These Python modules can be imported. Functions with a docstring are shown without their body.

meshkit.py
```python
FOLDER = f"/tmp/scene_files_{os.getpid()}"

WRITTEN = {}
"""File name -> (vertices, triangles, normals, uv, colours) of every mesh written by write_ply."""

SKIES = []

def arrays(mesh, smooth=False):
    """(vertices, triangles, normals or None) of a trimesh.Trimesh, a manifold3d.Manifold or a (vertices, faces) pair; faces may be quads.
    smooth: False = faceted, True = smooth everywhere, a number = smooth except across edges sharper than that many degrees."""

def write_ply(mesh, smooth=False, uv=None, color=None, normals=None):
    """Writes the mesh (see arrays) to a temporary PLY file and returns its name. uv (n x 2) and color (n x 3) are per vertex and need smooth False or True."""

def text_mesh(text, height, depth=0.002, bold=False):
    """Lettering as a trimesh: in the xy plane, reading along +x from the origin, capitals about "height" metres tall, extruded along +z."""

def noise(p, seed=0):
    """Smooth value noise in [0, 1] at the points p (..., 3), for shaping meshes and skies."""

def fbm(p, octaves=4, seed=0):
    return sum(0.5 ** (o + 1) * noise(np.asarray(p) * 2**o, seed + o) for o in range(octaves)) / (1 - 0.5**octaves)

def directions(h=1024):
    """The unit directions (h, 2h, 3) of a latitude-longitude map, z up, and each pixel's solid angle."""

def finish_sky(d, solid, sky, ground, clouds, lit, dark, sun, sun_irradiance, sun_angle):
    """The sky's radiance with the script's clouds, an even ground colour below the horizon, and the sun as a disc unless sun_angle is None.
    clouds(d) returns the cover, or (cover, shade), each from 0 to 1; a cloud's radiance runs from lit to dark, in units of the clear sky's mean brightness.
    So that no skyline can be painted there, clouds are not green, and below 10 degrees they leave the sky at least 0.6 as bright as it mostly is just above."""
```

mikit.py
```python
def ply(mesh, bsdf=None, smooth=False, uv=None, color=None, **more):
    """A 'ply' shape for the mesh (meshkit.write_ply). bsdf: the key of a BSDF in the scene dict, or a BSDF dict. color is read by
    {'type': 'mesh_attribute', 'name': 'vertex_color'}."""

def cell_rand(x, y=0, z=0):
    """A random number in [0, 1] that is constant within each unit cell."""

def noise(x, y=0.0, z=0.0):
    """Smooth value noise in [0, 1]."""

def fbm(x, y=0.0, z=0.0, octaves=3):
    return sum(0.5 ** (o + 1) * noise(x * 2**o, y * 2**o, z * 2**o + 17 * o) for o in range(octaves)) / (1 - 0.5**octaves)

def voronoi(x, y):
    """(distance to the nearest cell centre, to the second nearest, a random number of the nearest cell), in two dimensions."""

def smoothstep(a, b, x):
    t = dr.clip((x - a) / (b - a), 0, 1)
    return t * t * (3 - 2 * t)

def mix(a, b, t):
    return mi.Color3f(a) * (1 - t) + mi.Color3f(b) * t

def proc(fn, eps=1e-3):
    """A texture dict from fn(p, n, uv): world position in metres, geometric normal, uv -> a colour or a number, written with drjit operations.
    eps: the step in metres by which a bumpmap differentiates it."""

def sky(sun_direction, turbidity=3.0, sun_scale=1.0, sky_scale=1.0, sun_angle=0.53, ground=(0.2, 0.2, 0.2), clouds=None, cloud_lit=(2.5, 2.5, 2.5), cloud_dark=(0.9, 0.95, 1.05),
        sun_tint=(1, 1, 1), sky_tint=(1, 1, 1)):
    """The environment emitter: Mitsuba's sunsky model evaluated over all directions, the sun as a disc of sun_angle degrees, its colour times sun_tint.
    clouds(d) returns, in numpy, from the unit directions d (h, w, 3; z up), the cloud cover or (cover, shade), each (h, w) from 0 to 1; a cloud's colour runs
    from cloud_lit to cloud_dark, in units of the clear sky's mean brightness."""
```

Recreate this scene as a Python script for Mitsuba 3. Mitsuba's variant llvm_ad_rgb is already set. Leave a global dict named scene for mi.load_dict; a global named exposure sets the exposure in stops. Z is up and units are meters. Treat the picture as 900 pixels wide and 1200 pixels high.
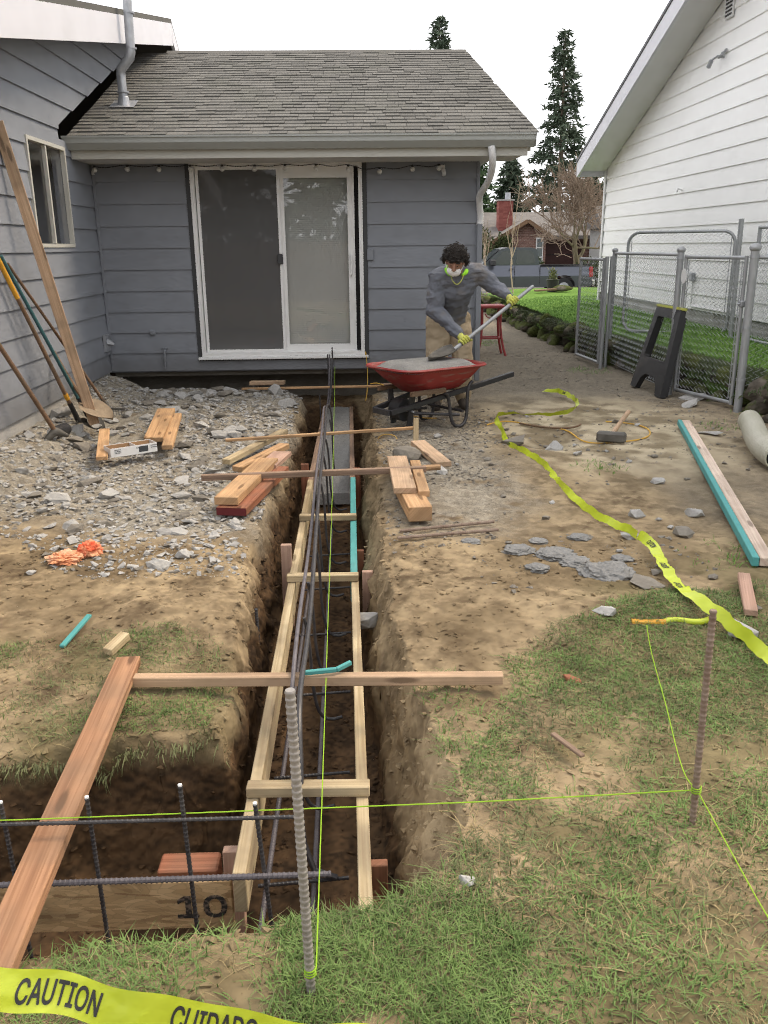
import math
import numpy as np, trimesh, manifold3d as m3, drjit as dr, mitsuba as mi
import mikit, meshkit
from mikit import proc, noise, fbm, voronoi, cell_rand, smoothstep, mix
from shapely.geometry import Polygon, box as sbox
from shapely.affinity import translate as stranslate
scene, labels = {}, {}
# ---------------------------------------------------------------- camera, sky, exposure
scene['type'] = 'scene'
EYE = np.array([0, 0, 1.6])
FWD = np.array([0.0280785, 0.95477583, -0.29599784])
UP = np.array([0.01989546, 0.29552214, 0.9551287])
TL = mi.ScalarTransform4f
scene['camera'] = {'type': 'perspective', 'fov': 48.2, 'fov_axis': 'x', 'near_clip': 0.05, 'far_clip': 600.0,
                   'to_world': TL().look_at(origin=EYE.tolist(), target=(EYE + FWD).tolist(), up=UP.tolist())}
scene['sky'] = mikit.sky((0.58, 0.20, 0.79), turbidity=3, sun_scale=0.30, sun_angle=22, clouds=lambda d: 1.0,
                         cloud_lit=(2.45, 2.45, 2.5), ground=(0.2, 0.19, 0.17))
exposure = 2.88
rng = np.random.default_rng(7)

# ---------------------------------------------------------------- helpers
def num(key):
    if key not in scene and key not in USED:
        USED.add(key); return key
    i = 1
    while f'{key}_{i:03d}' in USED: i += 1
    key = f'{key}_{i:03d}'; USED.add(key); return key
USED = set()
def thing(name, label=None, cat=None, group=None, kind=None):
    k = num(name)
    if label: tag(k, label, cat, group, kind)
    return k
def tag(k, label=None, cat=None, group=None, kind=None):
    labels[k] = {a: b for a, b in (('label', label), ('category', cat), ('group', group), ('kind', kind)) if b}
def part(parent, name, mesh, bsdf, smooth=False, uv=None, label=None, kind=None, **more):
    k = num(parent + '__' + name) if parent else num(name)
    if isinstance(mesh, tuple) and len(mesh) == 3 and uv is None: mesh, uv = (mesh[0], mesh[1]), mesh[2]
    scene[k] = mikit.ply(mesh, bsdf, smooth=smooth, uv=uv, **more)
    if label or kind: tag(k, label, kind=kind)
    return k
def single(name, mesh, bsdf, label=None, cat=None, group=None, kind=None, smooth=False, uv=None):
    k = part(None, name, mesh, bsdf, smooth, uv)
    tag(k, label, cat, group, kind); return k
V3 = lambda *a: np.array(a, float)
def unit(v): v = np.asarray(v, float); return v / max(np.linalg.norm(v), 1e-12)
def cat(*ms):
    ms = [m for m in ms if m is not None]; vs, fs, us, n = [], [], [], 0
    for m in ms:
        v, f = (m.vertices, m.faces) if hasattr(m, 'vertices') else (m[0], m[1])
        f = np.asarray(f)
        if f.shape[1] == 4: f = np.vstack([f[:, [0, 1, 2]], f[:, [0, 2, 3]]])
        vs.append(np.asarray(v)); fs.append(f + n); n += len(v)
        us.append(m[2] if (not hasattr(m, 'vertices') and len(m) > 2) else np.zeros((len(v), 2)))
    return np.vstack(vs), np.vstack(fs), np.vstack(us)
def cbox(L, W, T, c=0.003):
    """chamfered box centred on the origin, long axis x; uv along the length"""
    c = min(c, 0.45 * min(L, W, T)); h = V3(L, W, T) / 2
    v = []
    for sx in (-1, 1):
        for sy in (-1, 1):
            for sz in (-1, 1):
                s = V3(sx, sy, sz)
                for k in range(3):
                    q = h.copy() - c; q[k] = h[k]; v.append(s * q)
    hull = trimesh.convex.convex_hull(np.array(v))
    return np.array(hull.vertices), np.array(hull.faces)
def frame(p0, p1, up=(0, 0, 1)):
    x = unit(np.subtract(p1, p0)); y = np.cross(up, x)
    if np.linalg.norm(y) < 1e-6: y = np.cross((0, 1, 0), x)
    y = unit(y); return np.stack([x, y, np.cross(x, y)], 1)
UVN = [0]
def board(p0, p1, w, t, up=(0, 0, 1), c=0.003):
    """piece of timber from p0 to p1, w across, t along up"""
    p0, p1 = np.asarray(p0, float), np.asarray(p1, float); L = np.linalg.norm(p1 - p0)
    v, f = cbox(L, w, t, c); UVN[0] += 1
    o = UVN[0] * 3.17
    uv = np.stack([v[:, 0] + o, v[:, 1] + v[:, 2] + 0.37 * o], 1)
    R = frame(p0, p1, up)
    return v @ R.T + (p0 + p1) / 2, f, uv
def bx(x0, x1, y0, y1, z0, z1, c=0.0):
    if c: 
        v, f = cbox(x1 - x0, y1 - y0, z1 - z0, c); uv = np.stack([v[:, 0], v[:, 1] + v[:, 2]], 1)
        return v + V3(x0 + x1, y0 + y1, z0 + z1) / 2, f, uv
    m = trimesh.creation.box(bounds=[[x0, y0, z0], [x1, y1, z1]]); v = np.array(m.vertices)
    return v, np.array(m.faces), np.stack([v[:, 0], v[:, 1] + v[:, 2]], 1)
def tube(pts, r, n=8, cap=True):
    P = np.asarray(pts, float); r = np.broadcast_to(np.asarray(r, float), (len(P),))
    T = np.gradient(P, axis=0); T /= np.maximum(np.linalg.norm(T, axis=1, keepdims=True), 1e-12)
    a = np.cross(T[0], (0, 0, 1) if abs(T[0][2]) < 0.9 else (1, 0, 0)); a = unit(a)
    ang = np.linspace(0, 2 * np.pi, n, endpoint=False); rings = []
    for p, t, q in zip(P, T, r):
        a = unit(a - t * (a @ t)); b = np.cross(t, a)
        rings.append(p + q * (np.cos(ang)[:, None] * a + np.sin(ang)[:, None] * b))
    v = np.vstack(rings); m = len(P); f = []
    i = np.arange(n); j = (i + 1) % n
    for k in range(m - 1):
        f.append(np.stack([k * n + i, k * n + j, (k + 1) * n + j], 1)); f.append(np.stack([k * n + i, (k + 1) * n + j, (k + 1) * n + i], 1))
    f = np.vstack(f)
    if cap:
        v = np.vstack([v, P[0], P[-1]]); c0, c1 = m * n, m * n + 1
        f = np.vstack([f, np.stack([np.full(n, c0), j, i], 1), np.stack([np.full(n, c1), (m - 1) * n + i, (m - 1) * n + j], 1)])
    return v, f
def rail(p0, p1, r, n=10): return tube([p0, p1], r, n)
def smoothpath(pts, k=8):
    from scipy.interpolate import CubicSpline
    P = np.asarray(pts, float); s = np.r_[0, np.cumsum(np.linalg.norm(np.diff(P, axis=0), axis=1))]
    return CubicSpline(s, P)(np.linspace(0, s[-1], k * (len(P) - 1) + 1))
def rebar(p0, p1, r, pitch=0.012, n=10, rib=0.1):
    p0, p1 = np.asarray(p0, float), np.asarray(p1, float); L = np.linalg.norm(p1 - p0); k = max(2, int(L / pitch))
    s, rr = [], []
    for i in range(k):
        for d, q in ((0, 1), (0.42, 1), (0.55, 1 + rib * 2), (0.8, 1 + rib * 2), (0.93, 1)):
            s.append((i + d) / k); rr.append(r * q)
    s.append(1); rr.append(r)
    return tube(p0 + np.outer(s, p1 - p0), rr, n)
def poly_slab(poly, frm, w0, w1):
    """shapely polygon in (u, v) -> slab; frm(u, v, w) -> xyz"""
    out = []
    for g in getattr(poly, 'geoms', [poly]):
        if g.is_empty or g.area < 1e-5: continue
        m = trimesh.creation.extrude_polygon(g, 1.0); v = np.array(m.vertices)
        wa = w0(v[:, 1]) if callable(w0) else w0; wb = w1(v[:, 1]) if callable(w1) else w1
        q = frm(v[:, 0], v[:, 1], wa + (wb - wa) * v[:, 2]); f = np.array(m.faces)
        mm = trimesh.Trimesh(q, f, process=False)
        if mm.volume < 0: f = f[:, ::-1]
        out.append((q, f, np.stack([v[:, 0], v[:, 1]], 1)))
    return cat(*out) if out else None
def blob(pts, radii=None, refine=0.03, smooth=6, bones=None):
    """one smooth surface round a chain of joints; bones: index pairs"""
    M = None
    for a, b in bones:
        sp = []
        for i in (a, b):
            s = m3.Manifold.sphere(radii[i], 14).translate(list(map(float, pts[i]))); sp.append(s)
        h = m3.Manifold.batch_hull(sp); M = h if M is None else M + h
    M = M.refine_to_length(refine); q = M.to_mesh()
    t = trimesh.Trimesh(q.vert_properties[:, :3], q.tri_verts, process=True)
    trimesh.smoothing.filter_taubin(t, 0.5, 0.52, smooth); return t
def rock(seed, pts=14, flat=0.6, rnd=0):
    g = np.random.default_rng(seed); p = g.normal(size=(pts, 3)); p /= np.linalg.norm(p, axis=1, keepdims=True); p *= g.uniform(0.72, 1.0, (pts, 1)); p[:, 2] *= flat
    m = trimesh.convex.convex_hull(p)
    if rnd:
        m = m.subdivide_loop(rnd); v = np.array(m.vertices); m = trimesh.Trimesh(v * (1 + 0.16 * (np.array(meshkit.fbm(v * 2.3 + seed)) - 0.5)[:, None]), m.faces, process=False)
    return np.array(m.vertices), np.array(m.faces)
def place(m, loc, s=1, rz=0, tilt=(0, 0)):
    R = trimesh.transformations.euler_matrix(tilt[0], tilt[1], rz)[:3, :3]
    return ((m[0] * np.broadcast_to(s, 3)) @ R.T + np.asarray(loc), m[1]) + tuple(m[2:])
def sfbm(p, octaves=4):
    """numpy fbm of (n, 2 or 3) points, about -1..1"""
    p = np.asarray(p, float); p = np.c_[p, np.zeros(len(p))] if p.shape[1] == 2 else p
    return 2 * np.asarray(meshkit.fbm(p)) - 1
def ss(a, b, x): t = np.clip((x - a) / (b - a), 0, 1); return t * t * (3 - 2 * t)
def S(r, g, b):
    c = np.array([r, g, b]) / 255.; return np.where(c < 0.04045, c / 12.92, ((c + 0.055) / 1.055) ** 2.4).tolist()
# ---------------------------------------------------------------- materials
def mat(key, fn_or_rgb, rough=0.7, bump=None, bscale=1.0, spec=0.35, eps=2e-3, **more):
    col = fn_or_rgb if isinstance(fn_or_rgb, dict) else (proc(fn_or_rgb) if callable(fn_or_rgb) else {'type': 'rgb', 'value': list(map(float, fn_or_rgb))})
    b = {'type': 'principled', 'base_color': col, 'roughness': rough, 'specular': spec, **more}
    if bump is not None: b = {'type': 'bumpmap', 'tex': proc(bump, eps), 'scale': bscale, 'bsdf': b}
    scene[key] = {'type': 'twosided', 'bsdf': b}; return key
def paint(key, rgb, var=0.12, dirt=0.25, dirtcol=(0.12, 0.1, 0.08), rough=0.6, freq=3.0, spec=0.35):
    def f(p, n, uv):
        m = fbm(p.x * freq, p.y * freq, p.z * freq, 4)
        c = mi.Color3f(rgb) * (1 - var + 2 * var * m)
        d = smoothstep(0.55, 0.8, fbm(p.x * 1.7 + 5, p.y * 1.7, p.z * 2.9 + 3, 5)) * dirt
        if key == 'grey_siding': d = dr.maximum(d, 0.5 * smoothstep(0.62, 0.28, p.z + 0.25 * (fbm(p.x * 6, p.y * 6, p.z * 6, 3) - 0.5)))
        return mix(c, dirtcol, d)
    return mat(key, f, rough, spec=spec)
def wood(key, light, dark, rough=0.7, knots=True, stain=0.25, dirt=0.25, f=26.0):
    light, dark = list(light), list(dark)
    def fn(p, n, uv):
        u, v = uv.x, uv.y
        w = v + 0.012 * (noise(u * 2.2, v * 6) - 0.5)
        g = fbm(u * 1.1, w * f * 2.2, 1.3, 3); g2 = noise(u * 5, w * f * 9)
        c = mix(dark, light, smoothstep(0.2, 0.75, 0.7 * g + 0.3 * g2))
        if knots:
            d1, d2, k = voronoi(u * 1.9 + 3, v * 9)
            c = mix(c, [x * 0.45 for x in dark], (1 - smoothstep(0.07, 0.16, d1)) * dr.select(k > 0.55, 0.85, 0.0))
        c = c * (1 - stain * smoothstep(0.45, 0.75, fbm(u * 2.4 + 9, v * 5, 4.1, 3)))
        return mix(c, (0.13, 0.1, 0.07), dirt * smoothstep(0.42, 0.7, fbm(p.x * 5, p.y * 5, p.z * 5 + 8, 4)))
    return mat(key, fn, rough, spec=0.25)
wood('wood_fir', S(190, 162, 134), S(160, 132, 106), dirt=0.36)
wood('wood_orange', S(190, 154, 116), S(160, 124, 88), stain=0.3, dirt=0.35)
wood('wood_pale', S(188, 172, 140), S(158, 138, 106), dirt=0.5, stain=0.3)
wood('wood_plank', S(166, 126, 96), S(128, 92, 68), dirt=0.35, stain=0.35)
wood('wood_grey', S(146, 122, 104), S(110, 90, 76), dirt=0.3, stain=0.3)
wood('wood_cedar', S(150, 98, 74), S(118, 74, 54), dirt=0.4)
wood('wood_pink', S(184, 152, 134), S(158, 126, 110), dirt=0.3)
wood('wood_handle', S(128, 102, 80), S(92, 72, 56), knots=False, dirt=0.5, f=60)
wood('wood_white', S(208, 192, 176), S(184, 162, 146), dirt=0.25, stain=0.15)
def osb(p, n, uv):
    d1, d2, k = voronoi(uv.x * 22 + 2 * noise(uv.x * 9, uv.y * 30), uv.y * 75 + 4 * noise(uv.x * 8, uv.y * 30))
    c = mix(S(176, 146, 106), S(206, 176, 134), k)
    c = c * (0.85 + 0.15 * smoothstep(0.0, 0.2, d2 - d1))
    c = mix(c, S(130, 100, 66), 0.6 * smoothstep(0.78, 0.86, cell_rand(dr.floor(uv.x * 17 + 3 * noise(uv.x * 12, uv.y * 60)), dr.floor(uv.y * 70), 4)))
    return mix(c, (0.1, 0.07, 0.04), 0.5 * smoothstep(0.5, 0.8, fbm(uv.x * 3, uv.y * 12, 0, 4)))
mat('osb', osb, 0.75)
paint('grey_siding', (0.206, 0.220, 0.247), 0.10, 0.16, (0.10, 0.095, 0.09), 0.55)
paint('white_siding', (0.80, 0.80, 0.79), 0.035, 0.05, (0.5, 0.48, 0.44), 0.55)
paint('cream_trim', (0.43, 0.425, 0.385), 0.05, 0.15, (0.25, 0.23, 0.19), 0.5)
paint('white_trim', (0.62, 0.62, 0.62), 0.04, 0.10, (0.4, 0.38, 0.34), 0.45)
paint('fascia_white', (0.55, 0.55, 0.585), 0.05, 0.12, (0.35, 0.34, 0.32), 0.5)
paint('vinyl_white', (0.72, 0.72, 0.71), 0.03, 0.12, (0.4, 0.38, 0.34), 0.35, spec=0.5)
paint('soffit', (0.42, 0.41, 0.39), 0.06, 0.1)
paint('gutter_paint', (0.31, 0.32, 0.30), 0.05, 0.12, (0.15, 0.15, 0.14), 0.5)
mat('dark_frame', (0.045, 0.047, 0.05), 0.5)
mat('black_rubber', (0.018, 0.018, 0.019), 0.8)
paint('black_plastic', (0.022, 0.022, 0.024), 0.1, 0.35, (0.14, 0.12, 0.1), 0.45, spec=0.5)
def shing(key, a, b):
    def f(p, n, uv):
        g = cell_rand(p.x * 260, p.y * 260, p.z * 260)
        m = fbm(p.x * 1.3, p.y * 1.3, p.z * 1.3, 3)
        c = mix(a, b, 0.55 * m + 0.45 * g)
        return mix(c, (0.085, 0.09, 0.07), 0.2 * smoothstep(0.52, 0.75, fbm(p.x * 2.6, p.y * 2.6, 1.0, 4)))
    mat(key, f, 0.95, spec=0.15)
shing('shingle_a', (0.104, 0.101, 0.094), (0.145, 0.141, 0.132))
shing('shingle_b', (0.090, 0.088, 0.082), (0.130, 0.127, 0.119))
shing('shingle_c', (0.113, 0.110, 0.102), (0.155, 0.151, 0.141))
def galv(p, n, uv):
    return mix((0.26, 0.275, 0.30), (0.46, 0.47, 0.49), fbm(p.x * 14, p.y * 14, p.z * 14, 3))
mat('galvanised', galv, 0.45, metallic=0.55)
mat('fence_steel', lambda p, n, uv: mix((0.27, 0.28, 0.29), (0.42, 0.43, 0.44), fbm(p.x * 20, p.y * 20, p.z * 6, 3)), 0.5, metallic=0.4)
def concrete(p, n, uv):
    m = fbm(p.x * 4, p.y * 4, p.z * 4, 5); g = noise(p.x * 90, p.y * 90, p.z * 90)
    return mix((0.20, 0.193, 0.18), (0.45, 0.44, 0.42), 0.72 * m + 0.28 * g)
mat('concrete', concrete, 0.92, bump=lambda p, n, uv: fbm(p.x * 60, p.y * 60, p.z * 60, 3), bscale=0.006, spec=0.2)
def concrete_dirty(p, n, uv):
    m = fbm(p.x * 7 + 3, p.y * 7, p.z * 7, 4); g = noise(p.x * 80, p.y * 80, p.z * 80)
    return mix((0.12, 0.105, 0.086), (0.25, 0.23, 0.20), 0.7 * m + 0.3 * g)
mat('stone_dirty', concrete_dirty, 0.95, spec=0.15)
def wet_conc(p, n, uv):
    m = fbm(p.x * 9, p.y * 9, p.z * 9, 4); g = cell_rand(p.x * 110, p.y * 110, p.z * 110)
    return mix((0.115, 0.113, 0.107), (0.235, 0.23, 0.22), 0.6 * m + 0.4 * g)
mat('wet_concrete', wet_conc, 0.6, bump=lambda p, n, uv: fbm(p.x * 70, p.y * 70, p.z * 70, 3), bscale=0.012, spec=0.5)
def rust(p, n, uv):
    return mix((0.16, 0.105, 0.075), (0.30, 0.235, 0.19), fbm(p.x * 40, p.y * 40, p.z * 40, 3))
mat('rusty_steel', rust, 0.7, metallic=0.2)
mat('grey_steel', lambda p, n, uv: mix((0.22, 0.20, 0.185), (0.40, 0.375, 0.345), fbm(p.x * 50, p.y * 50, p.z * 22, 3)), 0.5, metallic=0.35)
mat('black_steel', lambda p, n, uv: mix((0.018, 0.018, 0.022), (0.06, 0.055, 0.055), fbm(p.x * 40, p.y * 40, p.z * 30, 3)), 0.45, spec=0.5)
mat('bar_steel', lambda p, n, uv: mix((0.06, 0.055, 0.062), (0.145, 0.13, 0.14), fbm(p.x * 30, p.y * 30, p.z * 30, 3)), 0.5, spec=0.5)
mat('steel_end', (0.62, 0.62, 0.62), 0.4)
def barrow_red(p, n, uv):
    c = mix((0.20, 0.020, 0.020), (0.29, 0.032, 0.028), fbm(p.x * 6, p.y * 6, p.z * 6, 3))
    return mix(c, (0.20, 0.15, 0.13), 0.55 * smoothstep(0.50, 0.8, fbm(p.x * 9, p.y * 9, p.z * 30 + 2, 5)))
mat('barrow_red', barrow_red, 0.5, spec=0.5)
paint('red_paint', (0.30, 0.05, 0.05), 0.1, 0.2, rough=0.5)
paint('teal_paint', (0.07, 0.27, 0.26), 0.1, 0.35, (0.3, 0.3, 0.26), 0.6, freq=20)
mat('tape_yellow', lambda p, n, uv: mix((0.36, 0.43, 0.016), (0.45, 0.52, 0.035), noise(p.x * 25, p.y * 25, p.z * 25)), 0.38, spec=0.5)
mat('tape_ink', (0.03, 0.03, 0.03), 0.5)
mat('string_lime', (0.24, 0.42, 0.02), 0.6)
mat('cord_yellow', (0.62, 0.36, 0.06), 0.6)
mat('stencil_ink', lambda p, n, uv: mix((0.03, 0.028, 0.025), (0.16, 0.12, 0.09), smoothstep(0.45, 0.75, noise(p.x * 120, p.y * 120, p.z * 120))), 0.8)
mat('card_white', (0.66, 0.66, 0.65), 0.7); mat('card_brown', (0.32, 0.20, 0.11), 0.8); mat('print_dark', (0.05, 0.055, 0.06), 0.7)
mat('orange_net', lambda p, n, uv: mix((0.62, 0.10, 0.04), (0.72, 0.36, 0.20), smoothstep(0.35, 0.65, fbm(p.x * 16, p.y * 16, p.z * 16, 3))), 0.7)
mat('net_faded', lambda p, n, uv: mix((0.60, 0.26, 0.13), (0.70, 0.46, 0.30), smoothstep(0.35, 0.65, fbm(p.x * 16, p.y * 16, p.z * 16, 3))), 0.7)
mat('plastic_white', lambda p, n, uv: mix((0.30, 0.295, 0.22), (0.43, 0.41, 0.35), fbm(p.x * 6, p.y * 6, p.z * 6, 4)), 0.4)
mat('shovel_steel', lambda p, n, uv: mix((0.05, 0.047, 0.04), (0.135, 0.125, 0.11), fbm(p.x * 20, p.y * 20, p.z * 20, 3)), 0.6)
mat('mud', lambda p, n, uv: mix((0.16, 0.12, 0.08), (0.30, 0.235, 0.165), fbm(p.x * 22, p.y * 22, p.z * 22, 4)), 0.9)
mat('grip_yellow', (0.55, 0.28, 0.03), 0.5); mat('teal_handle', (0.04, 0.11, 0.12), 0.5)
def rockm(p, n, uv):
    m = fbm(p.x * 9, p.y * 9, p.z * 9, 4); c = mix((0.05, 0.043, 0.034), (0.165, 0.145, 0.12), smoothstep(0.25, 0.8, m))
    return mix(c, mix((0.035, 0.045, 0.012), (0.10, 0.115, 0.035), noise(p.x * 60, p.y * 60, p.z * 60)), smoothstep(0.42, 0.62, fbm(p.x * 3.5, p.y * 3.5, p.z * 3.5 + 4, 4) + 0.12 * n.z))
mat('rock_moss', rockm, 0.95, bump=lambda p, n, uv: fbm(p.x * 30, p.y * 30, p.z * 30, 3), bscale=0.03, spec=0.15)
scene['screen_pane'] = {'type': 'blendbsdf', 'weight': 0.45, 'glass': {'type': 'thindielectric', 'int_ior': 1.5}, 'weave': {'type': 'twosided', 'bsdf': {'type': 'diffuse', 'reflectance': {'type': 'rgb', 'value': [0.21, 0.21, 0.212]}}}}
scene['pane'] = {'type': 'thindielectric', 'int_ior': 1.52}
mat('interior', (0.40, 0.40, 0.39), 0.9); mat('blind', (0.36, 0.37, 0.35), 0.6)
mat('screen_mesh', (0.05, 0.05, 0.052), 0.7)
scene['bulb_glass'] = {'type': 'dielectric', 'int_ior': 1.3}
mat('bulb_white', (0.6, 0.6, 0.58), 0.25, spec=0.6)
# soil, gravel and turf of the yard: colours by where each kind of ground lies
def yard(p, n, uv):
    x, y, z = p.x, p.y, p.z
    big = fbm(x * 0.9, y * 0.9, 2.0, 4); mid = fbm(x * 5, y * 5, z * 5, 4); fine = noise(x * 55, y * 55, z * 55); grit = cell_rand(x * 160, y * 160, z * 160)
    t = 0.42 * mid + 0.26 * big + 0.20 * noise(x * 21, y * 21, z * 21) + 0.12 * fine
    soil = mix(S(78, 65, 49), S(153, 135, 107), smoothstep(0.24, 0.72, t))
    soil = mix(soil, S(92, 78, 58), 0.6 * smoothstep(0.5, 0.7, fbm(x * 2.3 + 7, y * 2.3, 0.3, 4)))
    w = 0.55 * (fbm(x * 1.6, y * 1.6, 5.0, 4) - 0.5)
    # crushed concrete spread left of the trench, gravel round the barrow and up the side path
    left = smoothstep(4.15, 4.75, y + 1.6 * w + 0.25 * x) * smoothstep(-0.45, -0.75, x + 0.5 * w)
    right = smoothstep(4.6, 5.3, y + 2.2 * w) * smoothstep(0.12, 0.35, x + 0.4 * w) * smoothstep(1.35, 0.85, x + 0.9 * w)
    path = smoothstep(8.0, 9.6, y + 1.2 * w) * smoothstep(0.4, 0.9, x)
    east = smoothstep(1.75, 2.3, x + 1.5 * w) * smoothstep(4.2, 5.2, y + w)
    d1, d2, k = voronoi(x * 34, y * 34); e1, e2, q = voronoi(x * 13 + 4, y * 13)
    peb = mix(S(96, 91, 82), S(158, 153, 142), 0.5 * k + 0.25 * q + 0.25 * grit) * (0.62 + 0.38 * smoothstep(0.0, 0.22, d2 - d1))
    pathc = mix(S(86, 80, 71), S(124, 117, 105), 0.4 * k + 0.3 * mid + 0.3 * grit)
    c = mix(soil, peb, dr.maximum(left * 0.85, right * 0.75) * smoothstep(0.25, 0.55, mid + 0.15))
    c = mix(c, pathc, dr.maximum(path, east * 0.6) * 0.92)
    pale = smoothstep(0.62, 0.2, dr.sqrt(dr.square((x - 2.15) / 1.5) + dr.square((y - 7.6) / 2.4)) * 0.62 + 0.22 * w)
    c = mix(c, mix(S(118, 106, 85), S(174, 162, 138), smoothstep(0.3, 0.7, mid)), pale * 0.85)
    # turf thatch near the camera and left of it
    tr = smoothstep(0.0, 0.25, x - 0.30 - 0.36 * dr.maximum(y - 2.1, 0) + 0.7 * w) * smoothstep(3.9, 2.9, y + 0.8 * w - 0.35 * x)
    tl = smoothstep(-0.35, -0.6, x) * smoothstep(3.5, 3.15, y + w) * smoothstep(2.45, 2.55, y)
    tn = smoothstep(1.95, 1.75, y) * 0.6
    thatch = mix(S(70, 66, 42), S(108, 100, 70), fbm(x * 26, y * 26, 1.0, 3))
    c = mix(c, thatch, dr.maximum(dr.maximum(tr, tl * 0.8), tn) * smoothstep(0.3, 0.55, fbm(x * 3.1, y * 3.1, 9.0, 3)) * 0.7)
    # moist subsoil in the trench, with shade of floor and left wall painted in
    damp_shade = mix(S(42, 31, 22), S(88, 67, 47), smoothstep(0.25, 0.72, 0.4 * mid + 0.3 * fine + 0.3 * noise(x * 19, y * 19, z * 34)))
    c = mix(c, damp_shade, smoothstep(-0.05, -0.19, z + 0.14 * (mid - 0.5) + 0.27 * smoothstep(-0.06, 0.08, x)) * 0.95)
    return mix(c, S(104, 100, 94), smoothstep(26, 28, y))
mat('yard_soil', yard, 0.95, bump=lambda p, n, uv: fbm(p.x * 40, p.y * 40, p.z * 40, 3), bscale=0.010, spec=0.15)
def lawn_c(p, n, uv):
    return mix(S(72, 102, 44), S(112, 142, 68), 0.6 * fbm(p.x * 3, p.y * 3, 0, 4) + 0.4 * cell_rand(p.x * 70, p.y * 70))
mat('lawn_green', lawn_c, 0.95, bump=lambda p, n, uv: noise(p.x * 50, p.y * 50, 0), bscale=0.02, spec=0.1)
mat('asphalt', lambda p, n, uv: mix((0.05, 0.05, 0.052), (0.085, 0.085, 0.085), fbm(p.x * 3, p.y * 3, 0, 4)), 0.9)
def leaf(key, a, b, f=9.0):
    scene[key] = {'type': 'twosided', 'bsdf': {'type': 'principled', 'base_color': proc(lambda p, n, uv: mix(a, b, fbm(p.x * f, p.y * f, p.z * f, 2))), 'roughness': 0.7, 'specular': 0.25}}
leaf('grass_green', S(60, 82, 38), S(120, 144, 82), 14)
leaf('grass_olive', S(74, 80, 50), S(122, 124, 86), 14)
leaf('grass_straw', S(126, 110, 76), S(164, 148, 112), 14)
leaf('grass_lush', S(68, 102, 40), S(114, 150, 70), 12)
leaf('needle', (0.035, 0.055, 0.036), (0.095, 0.125, 0.082), 0.9)
leaf('needle_cedar', (0.03, 0.06, 0.025), (0.09, 0.14, 0.065), 0.6)
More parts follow.
